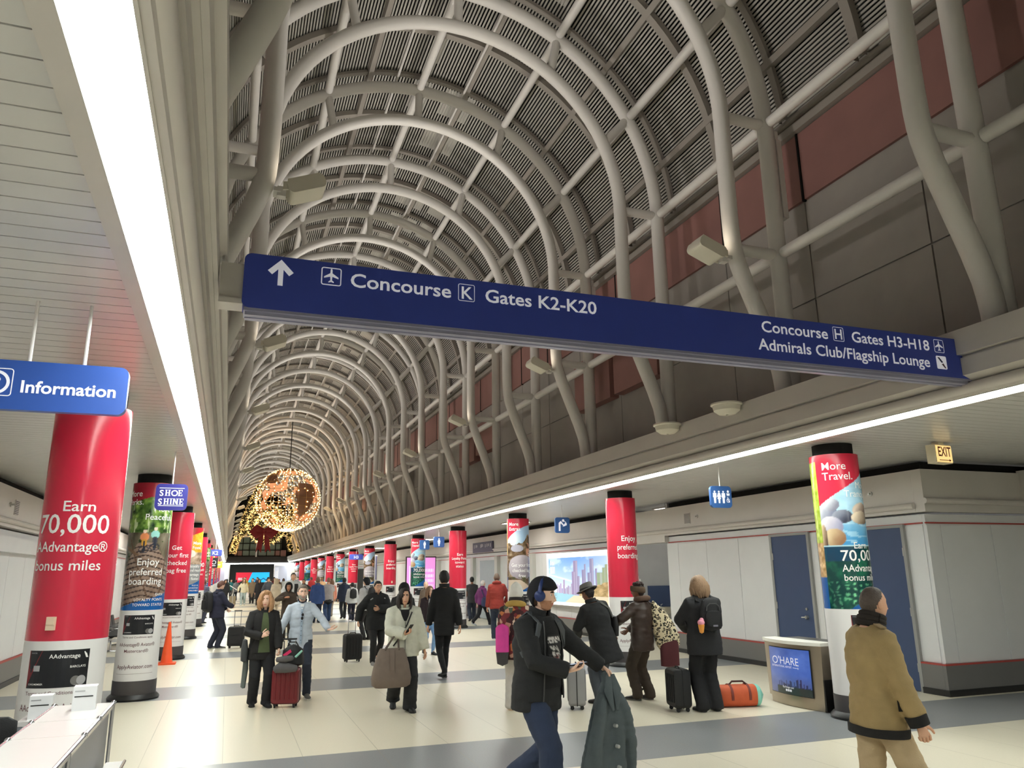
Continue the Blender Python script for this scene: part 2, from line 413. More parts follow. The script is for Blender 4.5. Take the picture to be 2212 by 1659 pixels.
# return wall at the near corner (faces the camera)
mb = MB(); mb.box((10.5, 9.4, .0), (15.5, 9.448, 2.75), 0); mb.box((10.38, 9.26, 2.78), (15.5, 9.448, 3.46), 1); mb.box((10.55, 9.40, 3.46), (15.5, 9.448, 3.6), 2)
mb.cyl((10.36, 9.24, 2.95), (15.5, 9.24, 2.95), .05, 12, 1); x = 10.8
while x < 15: mb.box((x, 9.39, .47), (x+1.1, 9.4, 2.58), 0); x += 1.12
mb.box((10.5, 9.385, .47), (10.78, 9.4, 2.58), 0); mb.box((10.48, 9.38, 2.6), (15.5, 9.4, 2.622), 3)
mb.box((12.6, 9.0, 2.9), (15.5, 9.3, 3.5), 1)
struct('wall_return', mb, MW)
mb = MB(); mb.box((10.44, 9.34, .09), (15.5, 9.398, .44), 0); mb.box((10.435, 9.335, .44), (15.5, 9.398, .462), 2); mb.box((10.41, 9.31, 0), (15.5, 9.398, .09), 1)
struct('baseboard_return', mb, [m_grey, m_blackr, m_redline])
# doors
def door(name, x, sg, ya, yb, h, handle_at, m=m_door, frame=True):
    mb = MB(); a, b = sorted((x-sg*.03, x+sg*.05)); mb.box((a, ya, .01), (b, yb, h), 0); d = struct(name, mb, [m])
    f = MB(); a, b = sorted((x-sg*.045, x+sg*.05))
    for q in ((ya-.06, ya, 0, h+.05), (yb, yb+.06, 0, h+.05), (ya, yb, h, h+.05)): f.box((a, q[0], q[2]), (b, q[1], q[3]))
    obj('door_frame', f, mat('frame_grey', (150, 150, 148), .5, 0, .02), d, False)
    k = MB(); hx = x-sg*.05; k.cyl((x-sg*.03, handle_at, 1.02), (x-sg*.085, handle_at, 1.02), .032, 14); s = 1 if handle_at > (ya+yb)/2 else -1
    k.tube([(x-sg*.085, handle_at, 1.02), (x-sg*.09, handle_at+s*.0, 1.02), (x-sg*.09, handle_at-s*-.11 if False else handle_at-s*.11, 1.015)], .011, 8)
    k.cyl((x-sg*.03, handle_at, 1.17), (x-sg*.05, handle_at, 1.17), .026, 14)
    obj('door_handle', k, m_steel, d)
    for z in (.3, 1.15, 2.1):
        hy = ya+.005 if s > 0 else yb-.005
        obj('hinge', MB().cyl((x-sg*.035, hy, z), (x-sg*.035, hy, z+.13), .012, 8), m_steel, d)
    return d
door('door_1', 10.48, 1, 12.12, 13.16, 2.56, 12.3); door('door_2', 10.48, 1, 9.86, 10.66, 2.56, 10.5)
door('door_3', -3.74, -1, 14.2, 15.4, 2.3, 15.2)
# left wall
w = wall_profile('wall_left', -1, -3.75, Y0, Y1); w.box((-4., Y0, 0), (-3.75, Y1, .46), 0); w.box((-3.75, 14.05, 2.36), (-3.6, 22, 2.62), 0)
struct('wall_left', w, MW); baseb('baseboard_left', -1, -3.75, [(Y0, 14.1), (15.5, Y1)])
# near and far ends
struct('wall_back', MB().box((-5, Y0-.2, 0), (16, Y0, 14)), m_wallw)
struct('wall_side', MB().box((15.5, Y0, 0), (15.7, 9.6, 3.7)), m_wallw)
mb = MB(); mb.box((-4.5, Y1+4, 0), (11.5, Y1+4.2, 3.6), 1); mb.box((-5, Y1+.3, 4.24), (12, Y1+.5, 14), 1); mb.box((-1, Y1-.05, 3.36), (7.6, Y1+.5, 3.46), 2)
mb.box((-1, Y1, 3.46), (7.6, Y1+.5, 4.24), 3); mb.box((-4, Y1, 0), (.2, Y1+.3, 3.36), 0); mb.box((5.3, Y1, 0), (11, Y1+.3, 3.36), 0)
struct('wall_end', mb, [m_wallw, m_dark, m_strip, mat('sign_black', (30, 29, 30), .5, 0, .03)])
mb = MB(); gx = [.9, 1.5, 2.3, 3.3, 4.3, 5.3, 5.9]; gz = [4.3, 5.0, 5.8, 6.6, 7.4, 8.2]
mb.box((.6, Y1+.22, 4.28), (6, Y1+.26, 8.2), 1)
for x in gx: mb.box((x-.05, Y1+.12, 4.25), (x+.05, Y1+.24, 8.2), 0)
for z in gz: mb.box((.6, Y1+.12, z-.05), (6, Y1+.24, z+.05), 0)
for a, b in ((.6, 1.5), (5.2, 6.6)): mb.box((a, Y1+.15, 4.25), (b, Y1+.27, 5.0), 2)
mb.cyl((3.1, Y1+.05, 4.2), (3.1, Y1+.05, 8), .1, 10, 3); mb.box((.6, Y1+.08, 6.55), (6, Y1+.2, 6.72), 3)
struct('window_1', mb, [m_dark, mat('green_glass_reflection', (120, 138, 130), .3, 0, .05), m_redpan, m_paint])  # glass base colour made paler to stand in for night reflections

# lighter door leaves, pilasters and a dark opening along the far right wall
m_gdoor = mat('grey_green_panel', (166, 178, 182), .5, 0, .03)
for k, (ya, yb, h) in enumerate(((27.0, 28.6, 2.0), (30.9, 33.2, 2.45), (36.2, 37.6, 2.0), (43, 46, 2.5), (52, 56, 2.5), (64, 69, 2.5))):
    mb = MB(); mb.box((10.53, ya, .02), (10.6, yb, h), 0)
    if k > 2: mb.box((10.52, ya+.3, .02), (10.6, yb-.3, h-.1), 1)
    struct('door_%d' % (k+4), mb, [m_gdoor, m_dark])
for k, y in enumerate((26.6, 29.0, 30.6, 34.0, 40.2, 47.0, 59.)):
    struct('trim_%d' % (k+2), MB().box((10.44, y, 0), (10.62, y+.35, 2.6)), mat('pilaster', (200, 200, 194), .5, 0, .02))
# ================================================================ printed artwork (numpy pictures used as point colours)
def vnoise(x, y, seed=0):
    rs = np.random.RandomState(seed); g = rs.rand(64, 64)
    xi, yi = np.floor(x).astype(int), np.floor(y).astype(int); fx, fy = x-xi, y-yi; fx = fx*fx*(3-2*fx); fy = fy*fy*(3-2*fy)
    G = lambda i, j: g[i % 64, j % 64]
    return (G(xi, yi)*(1-fx)+G(xi+1, yi)*fx)*(1-fy)+(G(xi, yi+1)*(1-fx)+G(xi+1, yi+1)*fx)*fy
def fbm(x, y, s=0, o=4): return sum(vnoise(x*2**k, y*2**k, s+k)*.5**(k+1) for k in range(o))
def C(*c): return np.array(c, float)
def lay(img, mask, col):
    m = np.clip(np.asarray(mask, float), 0, 1)[..., None]; return img*(1-m)+np.asarray(col, float)*m
def ellm(u, v, cx, cy, rx, ry, tilt=0., soft=.06):
    a = math.radians(tilt); x, y = u-cx, v-cy; X = x*math.cos(a)+y*math.sin(a); Y = -x*math.sin(a)+y*math.cos(a)
    return np.clip((1-np.sqrt((X/rx)**2+(Y/ry)**2))/soft, 0, 1)
def stone(img, u, v, cx, cy, rx, ry, lit, dark, tilt=0, s=0):
    m = ellm(u, v, cx, cy, rx, ry, tilt); side = np.clip(.5+((u-cx)/rx*.6-(v-cy)/ry*.35)+.5*(fbm(u*9, v*16, s)-.5), 0, 1)[..., None]
    return img*(1-m[..., None])+m[..., None]*(C(*lit)*(1-side)+C(*dark)*side)
RED = (208, 42, 68)
BLUEW = (18, 92, 168)
def wedge(img, u, v, a, b, curve=0., col=RED): return lay(img, v > a+b*u+curve*np.sin(u*math.pi), col)
def art_travel(u, v):
    n = fbm(u*6, v*30, 3); w = fbm(u*5, v*70, 9)
    img = C(176, 216, 238)*np.ones(u.shape+(1,))+(n[..., None]-.5)*50
    img = lay(img, np.clip((v-.8)*4, 0, 1)*.8, (96, 130, 160)); img = lay(img, np.clip((.62-v)*5, 0, 1), (70, 150, 205)); img = lay(img, (w > .55)*(v < .66)*.6, (190, 225, 240))
    for a in ((.08, .60, .17, .07, (215, 214, 220), (110, 116, 140)), (.30, .585, .14, .045, (150, 155, 170), (60, 62, 80)), (.16, .665, .12, .045, (225, 228, 235), (130, 130, 145)),
              (.60, .62, .17, .055, (226, 205, 188), (88, 66, 62)), (.57, .575, .17, .045, (238, 220, 196), (120, 100, 84)), (.13, .52, .17, .07, (236, 228, 230), (150, 150, 178)), (.17, .45, .15, .06, (222, 200, 160), (150, 110, 80)), (.02, .44, .06, .1, (230, 200, 160), (90, 70, 60))):
        img = stone(img, u, v, *a, s=int(a[0]*99))
    img = lay(img, (v < .40), (14, 66, 62)); g = fbm(u*10, v*18, 5)
    img = lay(img, (v < .40)*np.clip((g-.45)*4, 0, 1)*.6, (40, 130, 90)); img = lay(img, ((v > .39)*(v < .402)), (190, 230, 240))
    img = lay(img, (v > .3)*(v < .39)*np.clip((.5-np.abs(u-.1))*3, 0, 1)*.5, (20, 60, 120))
    c = np.abs(np.sin(u*34+7*fbm(u*7, v*14, 2))*np.sin(v*90+8*fbm(u*8, v*16, 7))); img = lay(img, (v < .17)*np.clip((c-.55)*3, 0, 1)*np.clip(1-np.abs(u-.35)*2.2, 0, 1), (130, 220, 160))
    img = lay(img, v < .05+.14*(u-.45)*2, BLUEW); return wedge(img, u, v, .66, .30)
def art_extras(u, v):
    img = C(168, 196, 226)*np.ones(u.shape+(1,)); img = lay(img, np.clip(1-np.hypot((u-.2)*1.2, (v-.7)*2.2)*2.6, 0, 1), (250, 246, 230))
    n = fbm(u*12, v*30, 4); tree = (v < .60+.1*fbm(u*9, v*0, 6)+.12*np.exp(-((u-.72)/.1)**2)); img = lay(img, tree, C(120, 98, 74)+(n[..., None]-.5)*190)
    img = lay(img, ellm(u, v, .35, .585, .2, .05), (176, 172, 186)); img = lay(img, ellm(u, v, .72, .56, .09, .11, 20)*(n > .42), (214, 150, 118))
    img = stone(img, u, v, .5, .33, .46, .17, (196, 186, 194), (140, 130, 142), 0, 8); img = lay(img, (v < .2)*(n > .5), (88, 84, 58)); img = lay(img, (v < .2-.3*(u-.3)) * (v < .16), (206, 186, 168))
    img = lay(img, v < .02+.1*(u-.5)*2, BLUEW); return wedge(img, u, v, .70, .22, .06)
def art_perks(u, v):
    n = fbm(u*14, v*26, 2); m = fbm(u*9, v*9, 8); img = C(90, 122, 48)*np.ones(u.shape+(1,))+(n[..., None]-.5)*C(230, 230, 130)
    img = lay(img, (fbm(u*26, v*6, 6) > .58)*(v > .6)*.7, (226, 232, 190)); img = lay(img, (v < .60)*(n > .3), C(104, 96, 78)+(m[..., None]-.5)*120)
    walk = (v < .52)*(np.abs(u-.55+(v-.3)*.3) < .12+(.52-v)*1.4); pl = np.abs(((v*26+u*5*np.sign(u-.5)*.6) % 1)-.5)
    img = lay(img, walk, C(150, 126, 112)+(n[..., None]-.5)*70); img = lay(img, walk*(pl < .14), (62, 48, 44))
    for x0, sl in ((.30, -.8), (.86, .25)):
        img = lay(img, (np.abs(u-(x0+sl*(v-.45))) < .012)*(v < .55)*(v > .1), (96, 70, 52))
    img = lay(img, (np.abs((v-.42)-.25*(.4-u)) < .012)*(u < .4), (120, 92, 70))
    for cx, cy, c in ((.46, .565, (226, 140, 90)), (.62, .585, (150, 208, 200))):
        img = lay(img, ellm(u, v, cx, cy, .07, .035), c); img = lay(img, ellm(u, v, cx, cy+.045, .03, .014), (236, 210, 190)); img = lay(img, ellm(u, v, cx, cy-.045, .045, .03), (206, 150, 60) if cx < .5 else (60, 60, 70))
        for d in (-.025, .03):
            r = np.hypot((u-cx-d)*1., (v-cy+.1)*2.); img = lay(img, np.abs(r-.045) < .008, (40, 44, 58)); img = lay(img, ellm(u, v, cx+d*.2, cy-.07, .012, .04), (40, 44, 58))
    img = lay(img, v < .02+.10*np.clip(u-.1, 0, 1)*1.3, BLUEW); return wedge(img, u, v, .80, .12, .02, (160, 26, 46))
def art_food(u, v):
    n = fbm(u*9, v*20, 5); img = C(232, 160, 40)*np.ones(u.shape+(1,))+(n[..., None]-.5)*90
    img = lay(img, v < .62, C(176, 150, 128)+(n[..., None]-.5)*150); img = lay(img, ellm(u, v, .5, .6, .16, .06), (236, 226, 216)); img = lay(img, v < .44, C(150, 150, 152)+(n[..., None]-.5)*40)
    img = lay(img, v < .02+.2*u, BLUEW); return wedge(img, u, v, .80, .16, 0, (190, 30, 40))
def art_back(u, v):
    n = fbm(u*20, v*40, 11); img = C(176, 196, 70)*np.ones(u.shape+(1,))+(n[..., None]-.5)*120
    img = lay(img, v < .42, C(196, 160, 110)+(n[..., None]-.5)*160); img = lay(img, v < .2, (18, 92, 168)); return lay(img, v > .955, RED)
def art_amber(u, v):
    n = fbm(u*12, v*24, 12); img = C(226, 168, 60)*np.ones(u.shape+(1,))+(n[..., None]-.5)*130; img = lay(img, v < .5, C(120, 90, 70)+(n[..., None]-.5)*120); img = lay(img, v < .2, BLUEW); return lay(img, v > .96, RED)
def art_red(u, v): return C(*RED)*np.ones(u.shape+(1,))
def paint(me, cols):
    cols = np.clip(cols, 0, 255)/255; l = np.where(cols <= .04045, cols/12.92, ((cols+.055)/1.055)**2.4)
    a = me.color_attributes.new('art', 'FLOAT_COLOR', 'POINT'); a.data.foreach_set('color', np.concatenate([l, np.ones((len(l), 1))], 1).astype(np.float32).ravel())
def art_panel(f, nu, nv, w, h):
    """flat artwork in XZ, origin lower-left"""
    u, v = np.meshgrid(np.linspace(0, 1, nu), np.linspace(0, 1, nv)); co = np.stack([u*w, 0*u, v*h], -1).reshape(-1, 3)
    F = [(j*nu+i, j*nu+i+1, (j+1)*nu+i+1, (j+1)*nu+i) for j in range(nv-1) for i in range(nu-1)]
    me = bpy.data.meshes.new('art'); me.from_pydata(co.tolist(), [], F); paint(me, f(u, v).reshape(-1, 3)); return me
# ================================================================ columns wrapped in advertising
RC, ZL, ZW, ZT = .325, .30, 1.385, 3.46
def dirn(u): a = math.radians(90-180*u); return V(-math.sin(a), -math.cos(a), 0)
def bend(v, f, r, z):
    """v: flat letters (x along the wrap, z up) -> bent round the column"""
    bm = bmesh.new(); vs = [bm.verts.new(p) for p in v]
    for q in f:
        try: bm.faces.new([vs[i] for i in q])
        except ValueError: pass
    x0, x1 = v[:, 0].min(), v[:, 0].max()
    for x in np.arange(x0+.02, x1, .025): bmesh.ops.bisect_plane(bm, geom=bm.verts[:]+bm.edges[:]+bm.faces[:], plane_co=(x, 0, 0), plane_no=(1, 0, 0))
    bm.verts.index_update(); out = []
    for p in bm.verts: out.append(dirn(.5+p.co.x/(math.pi*RC))*r+V(0, 0, z+p.co.z))
    F = [tuple(w.index for w in q.verts) for q in bm.faces]; bm.free(); return out, F
def ctext(mb, s, z, size, u=.5, width=None, bold=.008, align='CENTER', r=.0025, m=None):
    v, f = text_mesh(s, size, bold, align)
    if not len(v): return
    if width: v[:, 0] *= width/(v[:, 0].max()-v[:, 0].min())
    v[:, 0] += (u-.5)*math.pi*RC; P, F = bend(v, f, RC+r, z); mb.add(P, F, m)
def cpatch(mb, u0, u1, z0, z1, r, m=None, n=14, shape=None):
    us = np.linspace(u0, u1, n+1); o = [dirn(u)*(RC+r) for u in us]
    mb.add([p+V(0, 0, z) for z in (z0, z1) for p in o], [(i, i+1, n+2+i, n+1+i) for i in range(n)], m)
m_white = mat('print_white', (244, 242, 240), .35, 0, 0)
m_wrapw = mat('wrap_white', (232, 230, 230), .3, 0, .01)
m_art = art_mat('printed_wrap', .22)
m_ink = mat('grey_ink', (110, 70, 78), .5, 0, 0)
m_card = mat('card_black', (22, 24, 30), .3, 0, .1, 4)
m_cardred = mat('card_red', (120, 26, 36), .3, 0, 0)
m_silver = mat('card_silver', (178, 178, 182), .35, .3, 0)
def wrap_mesh(front, back):
    nu, nv = 150, 150; t = np.linspace(0, 2, nu+1)[:-1]; zz = np.linspace(0, 1, nv); T, Vv = np.meshgrid(t, zz)
    cols = np.where((T < 1)[..., None], front(np.minimum(T, 1), Vv), back(np.clip(T-1, 0, 1), Vv))
    a = np.radians(90-180*T); co = np.stack([-np.sin(a)*RC, -np.cos(a)*RC, ZW+Vv*(ZT-ZW)], -1).reshape(-1, 3)
    F = [(j*nu+i, j*nu+(i+1) % nu, (j+1)*nu+(i+1) % nu, (j+1)*nu+i) for j in range(nv-1) for i in range(nu)]
    me = bpy.data.meshes.new('wrap'); me.from_pydata(co.tolist(), [], F); me.materials.append(m_art); me.polygons.foreach_set('use_smooth', [True]*len(F)); paint(me, cols.reshape(-1, 3)); return me
def red_mesh():
    me = MB().lathe([(RC, ZW), (RC, ZT)], 64, cap=False).mesh('wrap', [mat('wrap_red', RED, .2, 0, .01)]); return me
FOOT = MB().lathe([(RC-.02, .0), (RC+.005, .06), (RC+.005, ZL), (RC-.02, ZL)], 48).mesh('foot', [mat('foot_grey', (74, 70, 72), .5, 0, .05)])
RING = MB().lathe([(RC, .0), (RC+.055, .005), (RC+.065, .03), (RC+.05, .055), (RC+.012, .09), (RC, .09)], 48).mesh('rubber_ring', [m_blackr])
LOWER = MB().lathe([(RC, ZL), (RC, ZW)], 64, cap=False).mesh('lower_wrap', [m_wrapw])
COLLAR = MB().lathe([(RC-.0, ZT-.004), (RC-.055, ZT), (RC-.055, ZC-.003)], 40, cap=False).mesh('collar', [m_dark])
def card_mesh():
    mb = MB(); u0, u1, z0, z1 = .26, .74, 1.01, 1.31
    cpatch(mb, u0, u1, z0, z1, .002, 0); mb2 = mb
    n = 8
    for i in range(n):   # slanted red corner
        a, b = z0+(z1-z0)*i/n, z0+(z1-z0)*(i+1)/n; ua, ub = u0+.12*(i/n), u0+.12*((i+1)/n)
        mb.add([dirn(u)*(RC+.003)+V(0, 0, z) for u, z in ((u0, a), (ua, a), (ub, b), (u0, b))], [(0, 1, 2, 3)], 1)
    cpatch(mb, .315, .37, 1.145, 1.19, .004, 2, 3)
    for x, m in ((.645, 4), (.69, 2)):
        v = np.array([(a*.038, 0, b*.038) for a, b in disc(0, 0, 1, 20)]); v[:, 0] += (x-.5)*math.pi*RC; P, F = bend(v, [tuple(range(20))], RC+(.003 if m == 4 else .0035), 1.06); mb.add(P, F, m)
    ctext(mb, 'AAdvantage', 1.245, .048, .55, None, .01, m=3, r=.004); ctext(mb, 'BARCLAYS', 1.165, .026, .655, None, .01, m=3, r=.004)
    ctext(mb, 'CARDMEMBER', 1.035, .02, .345, None, .006, m=3, r=.004); ctext(mb, 'AVIATOR', 1.285, .014, .305, None, .006, m=2, r=.004); ctext(mb, 'mastercard', 1.02, .014, .67, None, .004, m=2, r=.004)
    for k, (a, b) in enumerate(((0, 1), (.012, .55))): # tail-feather mark
        v = np.array([(0+a, 0, .05-a), (.012+a, 0, .05-a), (.034+a*.5, 0, 0), (.022+a*.5, 0, 0)]); v[:, 0] += (.69-.5)*math.pi*RC; P, F = bend(v, [(0, 1, 2, 3)], RC+.004, 1.24); mb.add(P, F, 3)
    return mb.mesh('printed_card', [m_card, m_cardred, m_silver, m_white, m_grey], False)
CARD = card_mesh()
def small_print():
    mb = MB(); ctext(mb, 'Terms and Conditions apply', .955, .042, .5, None, 0); ctext(mb, 'AAdvantage® Aviator®', .83, .075, .5, .58, .002); ctext(mb, 'Mastercard®', .735, .07, .5, None, .002); ctext(mb, 'ApplyAviator.com', .49, .085, .5, .58, .004)
    cpatch(mb, .2, .8, .41, .413, .002); return mb.mesh('small_print', [m_ink], False)
SMALL = small_print()
def lettering(lines, extra=()):
    mb = MB()
    for l in lines: ctext(mb, *l[:3], **(l[3] if len(l) > 3 else {}))
    return mb.mesh('lettering', [m_white], False)
K = {
 'travel': (wrap_mesh(art_travel, art_back), lettering([('More', 3.24, .15, dict(u=.09, align='LEFT', bold=.004)), ('Travel.', 3.10, .15, dict(u=.09, align='LEFT', bold=.004)), ('More', 2.98, .13, dict(u=.80, align='RIGHT', bold=-.002)), ('Tranquil.', 2.86, .13, dict(u=.80, align='RIGHT', bold=-.002)),
    ('Earn', 2.17, .12, {}), ('70,000', 2.01, .2, dict(width=.57)), ('AAdvantage', 1.87, .13, dict(width=.56)), ('bonus miles', 1.75, .12, dict(width=.54)), ('PLUS MILES', 1.46, .04, dict(u=.93, align='RIGHT'))])),
 'enjoy': (red_mesh(), lettering([('Enjoy', 2.54, .16, {}), ('preferred', 2.36, .16, dict(width=.52)), ('boarding', 2.18, .16, dict(width=.52))])),
 'extras': (wrap_mesh(art_extras, art_amber), lettering([('More', 3.25, .14, dict(u=.10, align='LEFT')), ('Extras.', 3.11, .14, dict(u=.10, align='LEFT')), ('Get your first', 2.08, .14, dict(width=.66)), ('checked bag', 1.93, .14, dict(width=.6)), ('free', 1.78, .14, {})])),
 'loyalty': (red_mesh(), lettering([('Earn', 2.55, .13, {}), ('Loyalty Points', 2.41, .13, dict(width=.64)), ('toward', 2.27, .13, {}), ('status', 2.13, .13, {})])),
 'earn70': (red_mesh(), lettering([('Earn', 2.48, .13, dict(u=.52, width=.26)), ('70,000', 2.29, .235, dict(u=.47, width=.64)), ('AAdvantage®', 2.13, .125, dict(u=.47, width=.66)), ('bonus miles', 1.97, .125, dict(u=.45, width=.6))])),
 'perks': (wrap_mesh(art_perks, art_amber), lettering([('More', 3.23, .14, dict(u=.06, align='LEFT', bold=0)), ('Perks.', 3.09, .14, dict(u=.06, align='LEFT', bold=0)), ('More', 2.98, .14, dict(u=.86, align='RIGHT', bold=0)), ('Peaceful.', 2.84, .14, dict(u=.92, align='RIGHT', bold=0)),
    ('Enjoy', 2.10, .16, dict(u=.55)), ('preferred', 1.94, .16, dict(u=.53, width=.54)), ('boarding', 1.79, .16, dict(u=.53, width=.54)), ('EARN', 1.61, .06, dict(u=.86, align='RIGHT')), ('LOYALTY POINTS', 1.53, .06, dict(u=.86, align='RIGHT')), ('TOWARD STATUS', 1.45, .06, dict(u=.86, align='RIGHT'))])),
 'bagfree': (red_mesh(), lettering([('Get', 2.55, .15, {}), ('your first', 2.37, .15, dict(u=.53)), ('checked', 2.19, .15, dict(u=.53)), ('bag free', 2.01, .15, dict(u=.53))])),
 'food': (wrap_mesh(art_food, art_back), lettering([('More', 2.92, .14, dict(u=.7)), ('Food.', 2.78, .14, dict(u=.7)), ('Earn loyalty', 2.2, .12, dict(u=.55, width=.6)), ('points and reach', 2.07, .12, dict(u=.55, width=.7)), ('AAdvantage', 1.94, .12, dict(u=.55, width=.6)), ('status faster', 1.81, .12, dict(u=.55, width=.6)), ('PLUS 10K', 1.62, .06, dict(u=.86, align='RIGHT')), ('AADVANTAGE', 1.54, .06, dict(u=.86, align='RIGHT')), ('BONUS MILES', 1.46, .06, dict(u=.86, align='RIGHT'))])),
}
DESC = {'travel': 'More Travel rocks-in-water', 'enjoy': 'red Enjoy preferred boarding', 'extras': 'More Extras mountain-lake', 'loyalty': 'red Earn Loyalty Points',
  'earn70': 'red Earn 70,000 miles', 'perks': 'More Perks cyclists', 'bagfree': 'red first checked bag free', 'food': 'orange and grey food'}
THERM = MB().box((-.035, -.03, -.055), (.035, 0, .055)).box((-.03, -.036, -.01), (.03, -.03, .05)).mesh('thermostat', [mat('beige_box', (232, 206, 180), .5, 0, .02)], False)
SPOTS = []
for i in range(15): SPOTS.append((-1, i, ('earn70', 'perks', 'bagfree', 'food')[i % 4])); SPOTS.append((1, i, ('travel', 'enjoy', 'extras', 'loyalty')[i % 4]))
for sg, i, k in SPOTS:
    x = 8.0 if sg > 0 else (-1.3, -1.3, -1.21, -1.17)[min(i, 3)]; y = (8.57 if sg > 0 else 8.04)+6.46*i
    row = 'exit-sign side' if sg > 0 else 'shoe-shine side'
    t = thing('advertising_column', '%s advert column, %s in the row on the %s' % (DESC[k], ORD[i], row), 'column', (x, y, 0), 0, 'advertising columns along the %s' % row); t['kind'] = 'thing'
    link('foot', FOOT, t); link('rubber_ring', RING, t); lo = link('lower_wrap', LOWER, t); up_ = link('upper_wrap', K[k][0], t); link('collar', COLLAR, t)
    if i < 12: link('lettering', K[k][1], up_); link('printed_card', CARD, lo)
    if i < 7: link('small_print', SMALL, lo)
    if (sg, i) in ((-1, 0), (1, 5)):
        h = link('thermostat', THERM, t); d = dirn(.42 if sg < 0 else .55); h.location = d*(RC+.002)+V(0, 0, 1.53); h.rotation_euler = (0, 0, math.atan2(d[0], -d[1])); h['label'] = 'small beige sensor box'
# ================================================================ signs
m_signb = mat('sign_blue', (60, 76, 168), .4, 0, .04, 3)
m_signi = mat('sign_blue_bright', (44, 84, 170), .35, 0, .05, 3)
m_signw = mat('sign_white', (236, 236, 248), .45, 0, 0, emit=.12)
m_alu = mat('aluminium', (168, 168, 190), .35, .5, .04, 4)
def plane_icon(mb, x, z, s, y, m=None, tilt=0):
    P = [(0, .5), (.06, .42), (.07, .18), (.46, -.08), (.46, -.18), (.07, -.06), (.05, -.3), (.17, -.4), (.17, -.47), (0, -.42)]
    P = P+[(-a, b) for a, b in P[-2:0:-1]]
    flat(mb, [(x+a*s, z+b*s) for a, b in P][::-1], y, m)
def arrow_icon(mb, x, z, s, y, m=None):
    P = [(0, .5), (.5, .04), (.33, -.1), (.1, .12), (.1, -.5), (-.1, -.5), (-.1, .12), (-.33, -.1), (-.5, .04)]
    flat(mb, [(x+a*s*.9, z+b*s) for a, b in P], y, m)
def board(x0, z0, x1, z1, r, y0, y1):
    P = rrect(x0, z0, x1, z1, r, 6); return MB().prism([(p[0], y0, p[1]) for p in P], (0, y1-y0, 0))
# big overhead concourse sign spanning the hall
s = thing('concourse_sign', 'long dark blue overhead sign reading Concourse K and Concourse H spanning the hall', 'sign', (3.5, 5.5, 3.75))
o = V(3.5, 5.5, 3.75)
def sub(mb): mb.v = [tuple(V(*p)-o) for p in mb.v]; return mb
bo = obj('board', sub(board(-.046, 3.745, 7.05, 4.155, .05, 5.4, 5.60)), m_signb, s)
mb = MB().box((-.02, 5.43, 3.70), (7.02, 5.57, 3.745)); mb.box((-.03, 5.405, 3.725), (7.03, 5.595, 3.75)); mb.box((-.02, 5.49, 3.692), (7.02, 5.51, 3.70)); obj('light_rail', sub(mb), m_alu, s, False)
for a, b in ((-.2, -.03), (7.04, 6.79+.1)):
    mb = MB(); x0, x1 = sorted((a, b)); mb.box((x0, 5.44, 3.80), (x1, 5.56, 4.08)); mb.box((x0, 5.41, 3.77), (x1, 5.59, 3.81)); obj('bracket', sub(mb), m_fascia, s, False)
mb = MB(); Y = 5.397
text(mb, 'Concourse', (.70, Y, 3.985), .152, .016, 'LEFT', width=.775); text(mb, 'K', (1.604, Y, 3.99), .145, .012); text(mb, 'Gates K2-K20', (1.755, Y, 3.985), .152, .016, 'LEFT', width=.975)
text(mb, 'Concourse', (4.39, Y, 4.0), .15, .014, 'LEFT', width=.75); text(mb, 'H', (5.272, Y, 4.012), .14, .014); text(mb, 'Gates H3-H18', (5.425, Y, 4.0), .15, .014, 'LEFT', width=.975)
text(mb, 'Admirals Club/Flagship Lounge', (4.345, Y, 3.828), .15, .014, 'LEFT', width=2.04)
obj('lettering', sub(mb), m_signw, bo, False)
mb = MB(); arrow_icon(mb, .205, 4.03, .2, Y); ring(mb, rrect(.49, 3.975, .637, 4.115, .018), .008, Y); plane_icon(mb, .563, 4.05, .115, Y)
ring(mb, rrect(1.537, 3.97, 1.672, 4.112, .015), .005, Y); ring(mb, rrect(5.208, 3.99, 5.336, 4.13, .015), .005, Y); ring(mb, rrect(6.472, 3.99, 6.6, 4.125, .015), .005, Y); plane_icon(mb, 6.536, 4.06, .11, Y)
arrow_icon(mb, 6.873, 4.042, .21, Y); flat(mb, rrect(6.472, 3.82, 6.607, 3.955, .015), Y)
flat(mb, [(6.49, 3.94), (6.515, 3.94), (6.56, 3.89), (6.535, 3.885)], Y-.002, 1); flat(mb, [(6.535, 3.87), (6.56, 3.88), (6.592, 3.83), (6.575, 3.83)], Y-.002, 2)
obj('icons', sub(mb), [m_signw, mat('logo_navy', (40, 50, 80), .5, 0, 0), mat('logo_brown', (80, 52, 50), .5, 0, 0)], bo, False)
# information sign hanging on the left
s = thing('information_sign', 'blue hanging sign reading Information at the left edge', 'sign', (-1.2, 5.33, 2.9)); o = V(-1.2, 5.33, 2.9)
bo = obj('board', sub(board(-1.75, 2.905, -.69, 3.215, .05, 5.3, 5.36)), m_signi, s)
for x in (-1.26, -.955, -1.56): obj('rod', sub(MB().cyl((x, 5.33, 3.2), (x, 5.33, ZC), .011, 8)), mat('white_rod', (235, 228, 226), .4, 0, 0), s)
mb = MB(); text(mb, 'Information', (-1.285, 5.297, 3.015), .108, .022, 'LEFT', width=.525); text(mb, '?', (-1.405, 5.297, 3.03), .105, .02)
ring(mb, rrect(-1.505, 2.985, -1.325, 3.16, .02), .006, 5.297); ring(mb, disc(-1.415, 3.07, .075, 28), .018, 5.297)
obj('lettering', sub(mb), m_signw, bo, False)
